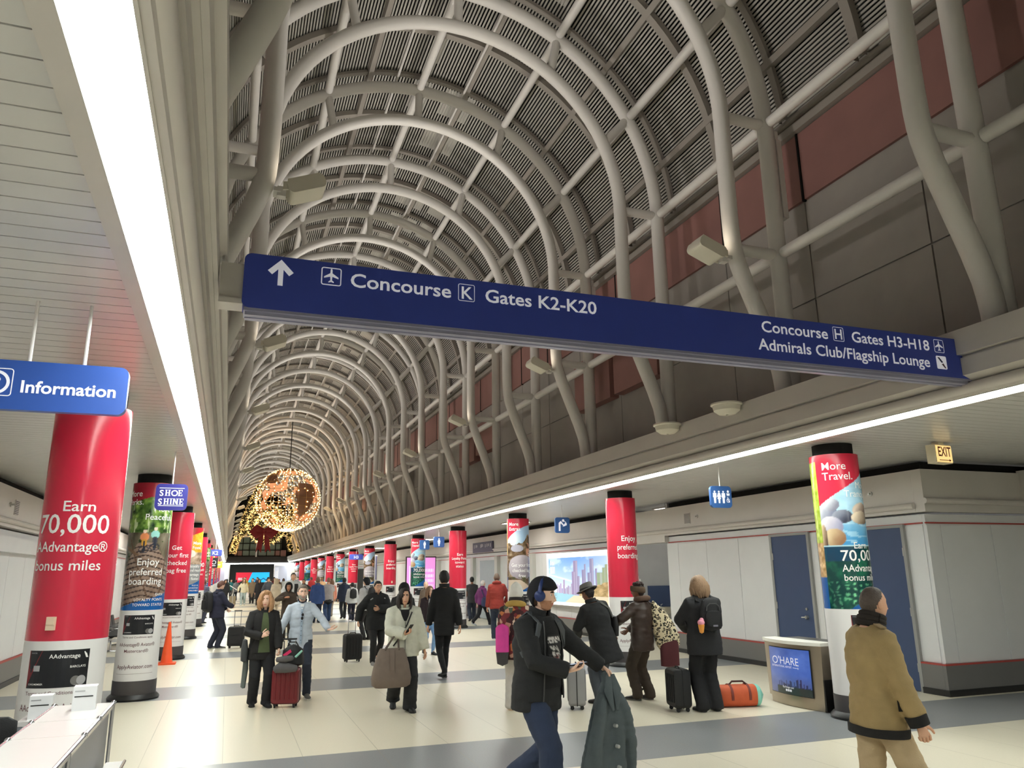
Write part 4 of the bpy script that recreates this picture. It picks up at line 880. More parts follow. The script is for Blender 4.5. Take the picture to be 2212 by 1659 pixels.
def person(label, loc, rz, H=1.75, b=1., sk=0, hair=('short', (60, 44, 34)), top=('jacket', (30, 30, 32)), legs=((30, 30, 34), .0), shoe=((24, 24, 24), None), pose=None, lod=1, cat='person', group=None, head_yaw=0., head_pitch=0., beard=None, fem=0., sheen=.85, hatf=None, extras=None, collar=True, wr=.006):
    s = H/1.75; root = thing('person', label, cat, loc, rz, group); P = dict(lean=(0, 0), feet=((.10, .02, 0), (-.10, .0, 0)), wr=((.25, .06, .82), (-.25, .06, .82)), el=((.5, -.6, 0), (-.5, -.6, 0)), curl=(.35, .35), pn=(None, None), hd=(None, None), thumb=(.5, .5), twist=0., toes=(8, -8))
    P.update(pose or {})
    vox = {2: .0115, 1: .018, 0: .03}[lod]
    hc = V(P['lean'][0]*-.1, P['lean'][1]*-.2, ZH)*1.; sc = hc+nrm(V(P['lean'][0], P['lean'][1], .51))*.51; up = nrm(sc-hc)
    tw = rotm(P['twist']); lat = tw@V(1, 0, 0); lat = nrm(lat-(lat@up)*up); fw = nrm(np.cross(up, lat))
    nb = sc+up*.055; hcn = nb+nrm(up+V(0, .28+.25*max(0, -head_pitch), 0))*.140+V(0, .01, 0)
    if hatf and 'hc' in hatf: hcn = hcn+V(*hatf['hc'])
    body = MB(); ex = MB(); topm = MB(); trs = MB(); kind, tcol = top[0], top[1]; th = {'jacket': .022, 'coat': .024, 'puffer': .042, 'shirt': .008, 'tee': .006}[kind]
    hem = {'jacket': -.17, 'coat': -.47, 'puffer': -.14, 'shirt': -.16, 'tee': -.12}[kind] if len(top) < 3 else top[2]
    S = lambda p: np.asarray(p, float)*s
    lon = [(.0, .172, .128), (.28, .158, .122), (.62, .178, .132), (.86, .170, .116), (1.0, .122, .082), (1.09, .058, .056), (1.2, .050, .052)]
    ctr = lambda t: hc+(sc-hc)*t+fw*(.0 if t < .5 else -.01)
    wf = lambda t: 1+(b-1)*(1.15 if t < .7 else .8)
    body.loft([S(ctr(t)) for t, _, _ in lon], [(rx*.86*s*wf(t), ry*.86*s*wf(t)) if t < 1.05 else (rx*s, ry*s) for t, rx, ry in lon], 18, lat)
    body.loft([S(nb-up*.03), S(hcn-V(0, .012, .04))], [.055*s*(1+.3*(b-1)), .052*s], 14)
    tl = [(hem/.51, .178 if hem > -.3 else .20, .135 if hem > -.3 else .16)]+([(-.3, .18, .138)] if hem < -.3 else [])+[(-.02, .176, .134)]+lon[1:5]+[(1.07, .085, .08)]
    topm.loft([S(ctr(t)) for t, _, _ in tl], [((rx*wf(t)+th)*s, (ry*wf(t)+th)*s) for t, rx, ry in tl], 24, lat, True, None, False, 2.25)
    J = dict(s=s, hc=S(hc), sc=S(sc), head=S(hcn), up=up, lat=lat, fw=fw)
    # arms
    for i, sg in ((0, 1), (1, -1)):
        sh = ctr(1.0)+lat*sg*.160*(1+.6*(b-1))-up*.052; w = V(*P['wr'][i]); el, w = ik(sh, w, .29, .255, P['el'][i]); fd = nrm(w-el)
        d = nrm(V(*P['hd'][i])) if P['hd'][i] is not None else fd
        n = P['pn'][i]; n = V(*n) if n is not None else -lat*sg*.9+fw*.2; n = nrm(n-(n@d)*d); tdir = np.cross(d, n)*sg
        body.loft([S(ctr(1.0)+lat*sg*.08-up*.04), S(sh), S((sh+el)/2), S(el), S(el*.6+w*.4), S(w)], [.05*s, .052*s, .046*s, .04*s, .038*s, .027*s], 10)
        a_ = [ctr(.97)+lat*sg*.07-up*.02, sh+lat*sg*.0, (sh+el)/2, el, (el+w)/2, w-fd*(.10 if kind == 'tee' else -.01)]
        ar = [.075, .070, .058, .051, .047, .040]
        if kind == 'tee': a_ = a_[:2]+[sh*.45+el*.55, sh*.3+el*.7]; ar = ar[:2]+[.062, .064]
        topm.loft([S(q) for q in a_], [(r*(1+.5*(b-1))+th)*s for r in ar], 14, None, True, None, False)
        body.loft([S(w-fd*.03), S(w), S(w+d*.035), S(w+d*.07), S(w+d*.092)], [(.027*s, .023*s), (.029*s, .02*s), (.038*s, .018*s), (.042*s, .016*s), (.039*s, .013*s)], 12, tdir)
        if lod >= 1: fingers(ex, S(w), d, n, tdir, s, P['curl'][i], P['thumb'][i])
        else: body.loft([S(w+d*.06), S(w+d*.12), S(w+d*.16)], [(.036*s, .016*s), (.032*s, .015*s), (.02*s, .012*s)], 8, tdir)
        J['w%d' % i] = S(w); J['d%d' % i] = d; J['n%d' % i] = n; J['t%d' % i] = tdir; J['sh%d' % i] = S(sh); J['el%d' % i] = S(el)
    # legs
    lw = legs[1]; wl = lambda r, k: (r*(1+.6*(b-1))+lw*k)*s
    trs.loft([S(ctr(.13)), S(ctr(-.02)), S(hc+V(0, -.0, -.11)), S(hc+V(0, 0, -.16))], [(.160*s*wf(0), .122*s*wf(0)), (.172*s*wf(0), .134*s*wf(0)), (.165*s*wf(0), .125*s*wf(0)), (.12*s, .10*s)], 20, V(1, 0, 0))
    for i, sg in ((0, 1), (1, -1)):
        fx, fy, fz = P['feet'][i]; hj = hc+V(sg*.088, 0, -.04); an = V(fx, fy-.03, fz+.085); kn, an = ik(hj, an, .435, .42, V(sg*.08, 1, 0)); J['an%d' % i] = S(an)
        body.loft([S(hj), S((hj+kn)/2), S(kn), S(kn*.6+an*.4), S(an), S(an+V(0, .05, -.03))], [.075*s, .066*s, .05*s, .048*s, .036*s, .034*s], 10)
        trs.loft([S(hj+V(0, 0, .04)), S(hj*.8+kn*.2), S((hj+kn)/2), S(kn), S(kn*.55+an*.45), S(an+V(0, 0, .03)), S(an+V(0, 0, -.025-.02*(lw > .01)))], [wl(.098, .2), wl(.098, .3), wl(.084, .6), wl(.066, .9), wl(.062, 1), wl(.050, 1.3), wl(.052, 1.45)], 16)
        t = D(P['toes'][i]); f = V(-math.sin(-t), math.cos(t), 0); pit = -.9 if fz > .05 else 0.; f = nrm(V(f[0], f[1], pit*min(1, fz*5))); u2 = nrm(V(0, 0, 1)-f*f[2]); q = an-u2*.085
        sm = MB(); L = [(-.075, .030, .05), (-.06, .036, .075), (0, .038, .085), (.06, .042, .055), (.12, .047, .04), (.165, .042, .032), (.19, .026, .022)]
        sm.loft([S(q+f*(a+.03)+u2*(h/2+.012)) for a, w_, h in L], [(w_*s, h/2*s) for a, w_, h in L], 14, np.cross(f, u2)); sm.loft([S(q+f*(a+.03)+u2*.011) for a, w_, h in L], [((w_+.004)*s, .011*s) for a, w_, h in L], 14, np.cross(f, u2), True, 1, True, 3.5)
        if lod: obj('shoe', sm, [cloth(shoe[0], .6), cloth(shoe[1] or (40, 38, 36), .7)], root)
        else: obj('shoe', sm, [cloth(shoe[0], .6), cloth(shoe[1] or (40, 38, 36), .7)], root)
    R = rotm(head_yaw, head_pitch); hs = s*1.0; J['R'] = R
    hcol = hair[1] if hair else (60, 44, 34)
    head(ex, S(hcn), R, hs, lod, beard is not None, fem)
    mb_ = [skin(sk), mat('lips_%d' % sk, ((200, 120, 112), (186, 112, 100), (150, 88, 76), (98, 56, 50), (74, 44, 40))[sk], .5, 0, 0), mat('brow_%d_%d_%d' % hcol, tuple(int(v*.75) for v in hcol), .8, 0, 0), m_eye, m_iris, mat('beard_%s' % (beard,), beard or (90, 70, 60), .9, 0, .12, 60)]
    baked('body', body, mb_, vox*1.25, root, 2, 0, 0, ex)
    baked({'puffer': 'puffer_jacket', 'tee': 'tee_shirt'}.get(kind, kind), topm, [top[3] if len(top) > 3 else cloth(tcol, sheen)], vox, root, 3, wr*s, len(label), None, None)
    baked('trousers', trs, [cloth(legs[0])], vox, root, 3, wr*.8, len(label)+3, None, None)
    if collar and kind in ('jacket', 'coat', 'puffer', 'shirt'):
        cm = MB(); r0 = (.090 if kind != 'shirt' else .074); h = (.06 if kind != 'shirt' else .035)
        prof = [(lat*math.cos(a)*(r0+.012*(k > 0)-.010*k)+fw*(math.sin(a)*(r0+.004-.012*k)+.002+.016*k)+up*(.02+h*k-.03*max(0, math.sin(a)))) for k in (0, 1) for a in np.linspace(D(105), D(435), 20)]
        pts = [S(nb-up*.03+p) for p in prof]; n_ = 20; o_ = [S(nb-up*.03+p-nrm(p-up*(p@up))*.012) for p in prof]
        cm.add(pts+o_, [(i, i+1, n_+i+1, n_+i) for i in range(n_-1)]+[(2*n_+i+1, 2*n_+i, 3*n_+i, 3*n_+i+1) for i in range(n_-1)]+[(n_+i, n_+i+1, 3*n_+i+1, 3*n_+i) for i in range(n_-1)]+[(0, n_, 3*n_, 2*n_), (n_-1, 3*n_-1, 4*n_-1, 2*n_-1)][:1])
        obj('collar', cm, top[3] if len(top) > 3 else cloth(tcol, sheen), root)
    if hair and hair[0] != 'none':
        hm = MB(); hair_shell(hm, S(hcn), R, hs, hair_fn(hair[0])); T = lambda *p: S(hcn)+R@(V(*p)*hs)
        rs = random.Random(len(label)*7)
        if hair[0] in ('bob', 'long', 'dreads'):
            N_ = {'bob': 26, 'long': 26, 'dreads': 30}[hair[0]]; Lh = {'bob': .13, 'long': .27, 'dreads': .24}[hair[0]] if len(hair) < 3 else hair[2]
            for i in range(N_):
                a = D(62)+(D(298)-D(62))*i/(N_-1); p0 = hpt(a, D(18) if hair[0] != 'dreads' else D(-4), .024 if hair[0] == 'bob' else .016); q = V(math.sin(a), math.cos(a), 0); z0 = -.02; L_ = Lh*(.85+.3*rs.random()); w = {'bob': .027, 'long': .021}.get(hair[0], .011)
                jit = V(rs.random()-.5, rs.random()-.5, 0)*.03
                hm.loft([T(*p0), T(*(p0+q*.016+V(0, 0, -.06))), T(*(p0+q*(.018 if hair[0] != 'bob' else .012)+V(0, 0, -.07-L_*.5)+jit*.5)), T(*(p0*V(1, 1, 0)*(.95 if hair[0] != 'bob' else .82)+V(0, 0, p0[2]-.07-L_)+jit))], [w*.9*hs, w*1.1*hs, w*hs, w*.45*hs], 8)
        if hair[0] == 'bun': hm.ell(T(0, -.10, .04), .05*hs, 14, 10)
        obj('hair', hm, mat('hair_%d_%d_%d' % hcol, hcol, .55, 0, .16, 30, .5, 90), root)
    J['S'] = S; J['ctr'] = ctr; J['th'] = th; J['b'] = b; J['hcn'] = hcn; J['nb'] = nb; J['lon'] = tl
    def surf(t, ang, off=.0):
        """point on the clothed torso: t 0 hip..1 shoulder, ang degrees, 0 = front, + = own right"""
        ts = [q[0] for q in tl]; rx = np.interp(t, ts, [q[1] for q in tl])*wf(t)+th+off; ry = np.interp(t, ts, [q[2] for q in tl])*wf(t)+th+off; a = D(ang); c_, s_ = math.sin(a), math.cos(a); q = (abs(c_)**2.25+abs(s_)**2.25)**(-1/2.25)
        return S(ctr(t)+lat*rx*c_*q+fw*ry*s_*q)
    J['surf'] = surf
    if extras: extras(root, J)
    return root, J
def band(mb, pts, nrm_, w, t=.008, m=None):
    """flat strap along points with outward normals"""
    pts = [np.asarray(p, float) for p in pts]; k = len(pts); vs = []
    for i in range(k):
        tn = nrm(pts[min(i+1, k-1)]-pts[max(i-1, 0)]); n = nrm(nrm_[i]); sd = nrm(np.cross(tn, n)); vs += [pts[i]+sd*w/2, pts[i]-sd*w/2, pts[i]-sd*w/2+n*t, pts[i]+sd*w/2+n*t]
    fs = [(4*i+j, 4*i+(j+1) % 4, 4*i+4+(j+1) % 4, 4*i+4+j) for i in range(k-1) for j in range(4)]+[(3, 2, 1, 0), tuple(4*k-4+j for j in range(4))]
    mb.add(vs, fs, m)
def patch(mb, J, t0, t1, a0, a1, off=.008, nt=10, na=8, m=None, fn=None):
    """curved panel over the torso"""
    vs = [J['surf'](t, a if fn is None else fn(t, a), off) for t in np.linspace(t0, t1, nt) for a in np.linspace(a0, a1, na)]
    mb.add(vs, [(i*na+j, i*na+j+1, (i+1)*na+j+1, (i+1)*na+j) for i in range(nt-1) for j in range(na-1)], m)
def place(name, label, cat, root, group=None):
    """a thing carried by a person: its own top-level object standing in the same spot"""
    return thing(name, label, cat, tuple(root.location), root.rotation_euler[2], group)
def backpack(root, J, label, rgb, w=.30, h=.44, d=.15, pocket=True, front=False, t0=.28, straps=True):
    bp = place('backpack', label, 'backpack', root); s = J['s']; sg = -1
    c = J['surf'](t0+h/2/.51, 180, .0)-J['fw']*(d*.5)*s*1.0; lat, up, fw = J['lat'], J['up'], J['fw']; m = cloth(rgb, .7, 'b')
    mb = MB(); L = [(-h/2, .86, .8), (-h/2+.04, 1, 1), (0, 1, 1.05), (h/2-.12, .96, .95), (h/2-.03, .8, .75), (h/2, .5, .4)]
    mb.loft([c+up*z*s-fw*.0 for z, _, _ in L], [(w/2*a*s, d/2*q*s) for _, a, q in L], 20, lat, True, None, True, 3.2); obj('bag', mb, m, bp)
    if pocket:
        pk = MB(); L = [(-h*.42, .8), (-h*.38, 1), (-.02, 1), (.03, .8)]; pk.loft([c-fw*d*.5*s+up*z*s for z, _ in L], [(w*.38*a*s, .03*s) for _, a in L], 16, lat, True, None, True, 3); pko = obj('pocket', pk, m, bp)
        zp = MB(); band(zp, [c-fw*(d*.5+.012)*s+up*z*s+lat*x*s for x, z in ((-w*.33, h*.1), (-w*.3, h*.24), (-w*.15, h*.33), (w*.15, h*.33), (w*.3, h*.24), (w*.33, h*.1))], [-fw]*6, .012*s, .008*s); obj('zip', zp, cloth((70, 70, 72), .5), pko)
    tp = MB(); tp.tube([c+up*(h/2-.01)*s+lat*-.03*s, c+up*(h/2+.03)*s, c+up*(h/2-.01)*s+lat*.03*s], .008*s, 8); obj('grab_loop', tp, m, bp)
    if straps:
        for q in (1, -1):
            st = MB(); pts = [J['surf'](1.0, 180-q*38, .012), J['S'](J['ctr'](1.045)+lat*q*.10)+up*J['th']*s+up*.01, J['surf'](.98, q*38, .014), J['surf'](.8, q*42, .014), J['surf'](.55, q*55, .014), J['surf'](.35, q*85, .014)]
            ns = [-fw, up, fw, fw, fw+lat*q, lat*q]; band(st, pts, ns, .055*s, .012*s); obj('strap', st, m, bp)
    return bp
def beanie(root, J, rgb, long=0., pom=False, rib=True):
    s = J['s']; mb = MB(); hair_shell(mb, J['head'], J['R'], s, lambda a, ph, sa: (.036+long*max(0, ph-D(30))*(1+math.cos(sa)*-.6)+.0015*math.sin(sa*36)) if ph > (D(24) if a < D(70) else D(24)-(a-D(70))*.75) else -1, 72, 36)
    obj('beanie', mb, cloth(rgb, .9), root)
# ================================================================ luggage
m_blk = cloth((26, 26, 28), .6, 'l'); m_chrome = mat('chrome', (200, 200, 204), .2, .95, 0)
def suitcase(label, loc, rz, w, h, d, mm, handle=.4, ribs=True, soft=False, grip=m_blk, metal=m_chrome, hl=None, tilt=0.):
    t = thing('suitcase', label, 'suitcase', loc, rz); t.rotation_euler = (tilt, 0, rz); z0 = .055; H = h-z0
    mb = MB(); P = rrect(-w/2, z0, w/2, h, .05, 6); n = len(P)
    for y, k in ((-d/2, .93), (-d/2+.025, 1), (d/2-.025, 1), (d/2, .93)):
        mb.v += [(p[0]*k, y, z0+H/2+(p[1]-z0-H/2)*k) for p in P]
    mb.f += [(j*n+i, j*n+(i+1) % n, (j+1)*n+(i+1) % n, (j+1)*n+i) for j in range(3) for i in range(n)]+[tuple(range(n)), tuple(range(4*n-1, 3*n-1, -1))]; mb.mi += [0]*len(mb.f)
    obj('shell', mb, mm, t)
    if ribs:
        r = MB()
        for k in range(5):
            x = -w*.34+w*.17*k
            for y in (-d/2-.006, d/2+.006): r.loft([(x, y, z0+.07), (x, y, h-.07)], [(.012, .008)]*2, 8, (1, 0, 0))
        obj('rib', r, mm, t)
    elif soft:
        r = MB(); Q = rrect(-w*.38, z0+.06, w*.38, z0+H*.55, .03, 4); r.prism([(p[0], -d/2-.025, p[1]) for p in Q], (0, .03, 0)); obj('front_pocket', r, mm, t)
    z = MB(); q = [(p[0]*1.004, 0, z0+H/2+(p[1]-z0-H/2)*1.004) for p in P]; z.tube(q+[q[0]], .007, 6, None, False); obj('zip', z, m_blk, t)
    hm = MB()
    if handle > 0:
        for x in (-.085, .085): hm.tube([(x, d/2-.04, h-.03), (x, d/2-.04, h+handle-.02)], .009, 8)
        tho = obj('telescopic_handle', hm, metal, t); g = MB(); g.loft([(-.10, d/2-.04, h+handle), (.10, d/2-.04, h+handle)], [(.018, .013)]*2, 10, (0, 1, 0)); obj('grip', g, grip, tho)
    g = MB(); g.tube([(-.08, 0, h-.005), (-.06, 0, h+.025), (.06, 0, h+.025), (.08, 0, h-.005)], .010, 8); obj('carry_handle', g, grip, t)
    for x in (-w/2+.06, w/2-.06):
        for y in (-d/2+.05, d/2-.05):
            q = MB(); q.cyl((x-.012, y, .028), (x+.012, y, .028), .027, 14); q.box((x-.018, y-.02, .035), (x+.018, y+.02, .07)); obj('wheel', q, m_blk, t)
    return t
PI = math.pi
# ---------------------------------------------------------------- man with headphones walking right with phone and coat
def x_p1(root, J):
    s = J['s']; S = J['S']; R = J['R']; hc = J['head']
    beanie(root, J, (22, 22, 28))
    hp = MB()
    for sx in (1, -1):
        c = hc+R@(V(sx*.088, -.008, .0)*s); ax = R@V(sx, 0, 0); hp.loft([c-ax*.012*s, c+ax*.02*s, c+ax*.032*s], [.041*s, .045*s, .030*s], 18)
    hp.loft([hc+R@(V(.112*math.sin(a), -.01, .0+.148*math.cos(a))*s) for a in np.linspace(-1.45, 1.45, 17)], [(.020*s, .010*s)]*17, 8, J['fw'])
    obj('headphones', hp, mat('headphone_blue', (34, 52, 104), .45, .1, .04), root)
    g = MB()
    for sx in (1, -1): ring(g, disc(sx*.034, .008, .024, 14), .003, .099)
    g.obox((0, .100, .012), (.011, 0, 0), (0, .0015, 0), (0, 0, .0015))
    g.v = [tuple(hc+R@(V(*p)*s)) for p in g.v]; obj('glasses', g, m_blk, root)
    tee = MB(); patch(tee, J, .02, 1.0, -31, 31, .010, 16, 12, fn=lambda t, a: a*(.75+.35*(1-t))); obj('tee_shirt', tee, cloth((18, 18, 20), .9), root)
    pr = MB(); patch(pr, J, .30, .80, -20, 20, .016, 24, 16); rn2 = np.random.RandomState(5)
    me = pr.mesh('shirt_print', [art_mat('shirt_art', .8)]); k = 24*16; col = np.tile(C(24, 24, 26), (k, 1)); gy, gx = np.divmod(np.arange(k), 16)
    nz = rn2.rand(k); on = ((gy > 17) & (gy < 22) & (nz > .3)) | ((gy > 1) & (gy < 16) & (np.abs(gx-7.5-1.5*np.sin(gy*.5)) < 4.5) & (nz > .35)); col[on] = (C(205, 200, 196)+(nz[on, None]-.7)*90); red = (gy < 10) & (nz > .75) & on; col[red] = (120, 60, 64)
    paint(me, col); link('shirt_print', me, root)
    for sg in (1, -1):   # jacket fronts with stand collar
        lp = MB(); patch(lp, J, -.16, 1.0, sg*28, sg*64, .014, 16, 6, fn=lambda t, a: a*(.95+.15*(1-t)) if abs(a) < 32 else a); obj('jacket_front', lp, cloth((30, 31, 33), .8), root)
        zp = MB(); pts = [J['surf'](t, sg*28*(.95+.15*(1-t)), .018) for t in np.linspace(-.16, 1.0, 14)]; band(zp, pts, [J['fw']]*14, .014, .005); obj('zip', zp, cloth((60, 60, 62), .5), root)
        st = MB(); band(st, [J['surf'](1.0, 180-sg*34, .014), J['S'](J['ctr'](1.05)+J['lat']*sg*.115)+J['up']*.034, J['surf'](.97, sg*40, .02), J['surf'](.82, sg*44, .02), J['surf'](.62, sg*56, .018), J['surf'](.5, sg*80, .014)], [-J['fw'], J['up'], J['fw'], J['fw'], J['fw']+J['lat']*sg, J['lat']*sg], .05, .014); obj('shoulder_strap', st, cloth((78, 82, 86), .7), root)
    ph = place('phone', 'dark phone in the hand of the man with blue headphones', 'phone', root); c = J['w0']+J['d0']*.10*s+J['n0']*.035*s
    obj('case', MB().obox(c, J['d0']*.072, J['t0']*.036, J['n0']*.005), m_blk, ph); obj('screen', MB().obox(c+J['n0']*.0055, J['d0']*.066, J['t0']*.032, J['n0']*.0006), mat('screen_glow', (150, 160, 180), .2, 0, 0, emit=.4), ph)
    # grey coat hanging from the left hand
    gp = J['w1']+J['d1']*.085+J['n1']*.03; ct = place('coat', 'grey green buttoned coat hanging from the hand of the man with headphones', 'coat', root); mC = cloth((86, 95, 99), .95)
    L = [(.03, .035, .03), (-.06, .05, .045), (-.16, .10, .06), (-.30, .15, .075), (-.50, .19, .09), (-.75, .225, .10), (-1.0, .24, .105), (-1.13, .23, .10)]
    n = 60; vs = []; ax = nrm(J['fw']*.25-J['lat']*.95); ax[2] = 0; ax = nrm(ax); ay = np.cross((0, 0, 1), ax)
    zs = np.linspace(.03, -1.0, 26); li = lambda k, z: np.interp(-z, [-q[0] for q in L], [q[k] for q in L])
    for i, z in enumerate(zs):
        for j in range(n):
            w = 2*PI*j/n; g_ = min(1, i/9); fold = 1+g_*(.17*math.cos(5*w+.05*i)+.09*math.cos(9*w-.1*i+1)); vs.append(gp+V(0, 0, z+.03*math.cos(w*2)*(i > 22))+ax*(1.3*li(1, z)*math.cos(w)*fold+.03*math.sin(i*.22))+ay*li(2, z)*math.sin(w)*fold)
    k_ = len(zs); mb = MB(); mb.add(vs, [(i*n+j, i*n+(j+1) % n, (i+1)*n+(j+1) % n, (i+1)*n+j) for i in range(k_-1) for j in range(n)]+[tuple(range(n-1, -1, -1)), tuple((k_-1)*n+j for j in range(n))])
    for sg in (1, -1):
        b0 = gp+ax*sg*.07+V(0, 0, -.16)-ay*.02; mb.loft([b0, b0+ax*sg*.07+V(0, 0, -.14)-ay*.04, b0+ax*sg*.125+V(0, 0, -.38)-ay*.05, b0+ax*sg*.135+V(0, 0, -.62)-ay*.04], [(.05, .04), (.06, .05), (.054, .044), (.046, .036)], 16, ax)
    baked('body', mb, [mC], .012, ct, 3, .009, 4)
    cl = MB()
    for sg in (1, -1): cl.loft([gp+V(0, 0, .0)-ay*.05+ax*sg*.02, gp+V(0, 0, -.12)-ay*.075+ax*sg*.05, gp+V(0, 0, -.28)-ay*.10+ax*sg*.025], [(.03, .012), (.05, .014), (.012, .01)], 10, ax)
    obj('lapel', cl, mC, ct); bt = [(.40, .11), (.56, .125), (.72, .135), (.88, .14)]
    for z, y in bt: obj('button', MB().loft([gp+V(0, 0, -z)-ay*(y-.02)-ax*.01, gp+V(0, 0, -z)-ay*(y+.012)-ax*.01], [.016, .014], 12), mat('button_pale', (170, 172, 170), .4, 0, 0), ct)
person('man in black beanie, blue headphones and black jacket walking right with a phone', (2.52, 6.35, 0), D(-150), 1.84, 1.12, 0, ('short', (70, 48, 34)), ('jacket', (30, 31, 33), -.17), ((38, 50, 76), .026), ((60, 58, 56), (190, 188, 180)),
  dict(feet=((.10, .24, 0), (-.10, -.30, .10)), wr=((.06, .34, 1.07), (-.52, .26, 1.05)), el=((.8, -.5, -.2), (-.6, -.6, -.4)), curl=(.55, .95), pn=((-.25, .1, 1), (.2, .2, -1)), hd=((-.75, .55, .12), None), lean=(0, .03), thumb=(.9, .9)), 2, beard=(186, 136, 108), head_yaw=D(24), head_pitch=D(-4), extras=x_p1)
# ---------------------------------------------------------------- man in tan jacket
def x_tan(root, J):
    hb = MB(); hb.loft([J['S'](J['ctr'](t)) for t in (-.33, -.28, -.22)], [(.226*J['s'], .182*J['s'])]*3, 26, J['lat'], True, None, False, 2.25); obj('waistband', hb, cloth((30, 28, 28), .9), root)
    for i in (0, 1):
        c = MB(); w, d = J['w%d' % i], J['d%d' % i]; fd = nrm(w-J['el%d' % i]); c.loft([w-fd*.055, w+fd*.015], [.074, .068], 16, None, True, None, False); obj('cuff', c, cloth((30, 28, 28), .9), root)
    pk = MB(); patch(pk, J, .02, .22, 58, 84, .022, 6, 6); obj('pocket_welt', pk, cloth((34, 30, 28), .9), root)
    dc = MB(); nb = J['S'](J['nb']); [dc.tube([nb+J['lat']*(.080-h_*.2)*math.cos(a)+J['fw']*((.080-h_*.2)*math.sin(a)+.008+h_*.4)+J['up']*(.012+h_-.02*math.sin(a)) for a in np.linspace(0, 2*PI, 26)], .024, 10) for h_ in (-.015, .015, .045)]; obj('knit_collar', dc, cloth((44, 38, 34), .95), root)
    ep = MB(); band(ep, [J['S'](J['ctr'](1.05)+J['lat']*.09)+J['up']*.03, J['sh0']+J['up']*.085+J['lat']*.02], [J['up']]*2, .045, .01); obj('epaulette', ep, cloth((150, 128, 92), .8), root)
person('man with cropped hair in tan bomber jacket and khaki trousers walking right', (4.42, 4.58, 0), D(-104), 1.77, 1.06, 1, ('buzz', (86, 74, 66)), ('jacket', (164, 140, 96), -.16), ((186, 164, 130), .020), ((60, 44, 34), None),
  dict(feet=((.10, .34, 0), (-.10, -.34, .12)), wr=((.25, .14, .86), (-.25, .22, .86)), el=((.7, -.7, 0), (-.7, -.6, 0)), curl=(.8, .8), lean=(0, .02)), 2, head_yaw=D(6), extras=x_tan, wr=.010, collar=False)
# dark collar for the bomber
# ---------------------------------------------------------------- woman with small black backpack
def x_bp(root, J):
    sc = MB(); nb = J['S'](J['nb']); sc.tube([nb+J['lat']*.085*math.cos(a)+J['fw']*(.085*math.sin(a)+.01)+J['up']*(.03+.012*math.sin(2*a)) for a in np.linspace(0, 2*PI, 25)], .030, 10); obj('scarf', sc, cloth((170, 128, 98), .95), root)
    bp = backpack(root, J, 'small black backpack on the woman in the black puffer jacket', (28, 28, 31), .30, .40, .13, t0=.3)
    k = place('keychain_toy', 'pink and orange ice cream shaped toy hanging from the black backpack', 'toy', root); c = J['surf'](.42, 180, .0)-J['fw']*.17-J['lat']*.20
    obj('cone', MB().loft([c+V(0, 0, -.10), c+V(0, 0, .0)], [.028, .045], 14), mat('toy_orange', (240, 160, 70), .6), k); obj('scoop', MB().ell(c+V(0, 0, .03), (.05, .045, .045), 14, 10).ell(c+V(.01, 0, .065), .03), mat('toy_pink', (240, 160, 180), .6), k)
    lb = MB(); q = J['surf'](.62, 180, .0)-J['fw']*.148; lb.obox(q+J['up']*-.12-J['fw']*.035, J['lat']*.035, J['up']*.012, J['fw']*.003); obj('badge', lb, cloth((120, 118, 130), .6), bp)
person('woman with light brown hair, tan scarf and black puffer jacket, back turned, looking down', (6.45, 9.78, 0), D(-8), 1.80, 1.12, 0, ('bob', (150, 120, 92), .14), ('puffer', (36, 36, 39), -.20), ((26, 26, 29), .030), ((40, 40, 42), (70, 70, 70)),
  dict(feet=((.11, .02, 0), (-.10, .0, 0)), wr=((.10, .33, 1.08), (-.10, .33, 1.06)), el=((1, -.2, -.1), (-1, -.2, -.1)), curl=(.7, .7)), 1, fem=1, head_pitch=D(-18), extras=x_bp)
suitcase('black hard suitcase with silver trim standing beside the woman with the small backpack', (6.10, 9.98, 0), D(80), .38, .56, .24, m_blk, 0, True)
# orange duffel
t = thing('duffel_bag', 'orange and mint duffel bag lying on the floor beside the bin', 'bag', (7.05, 9.95, 0), D(-14))
mb = MB(); mb.loft([(x, 0, .15) for x in (-.30, -.26, 0, .26)], [(.115, .12), (.145, .145), (.155, .15), (.145, .145)], 26, (0, 1, 0), True, None, True, 2.6); obj('body', mb, cloth((196, 88, 50), .7), t)
mb = MB(); mb.loft([(x, 0, .15) for x in (.255, .30, .325)], [(.148, .148), (.145, .145), (.12, .12)], 26, (0, 1, 0), True, None, True, 2.6); obj('end_panel', mb, cloth((140, 208, 190), .7), t)
for x in (-.12, .14): mb = MB(); band(mb, [(x, .157*math.cos(a), .15+.156*math.sin(a)) for a in np.linspace(-.3, PI+.3, 16)], [(0, math.cos(a), math.sin(a)) for a in np.linspace(-.3, PI+.3, 16)], .035, .006); obj('strap', mb, cloth((120, 56, 48), .8), t)
obj('handle', MB().tube([(-.12, -.03, .30), (-.08, -.04, .345), (.08, -.04, .345), (.14, -.03, .30)], .013, 8), cloth((70, 40, 36), .8), t)
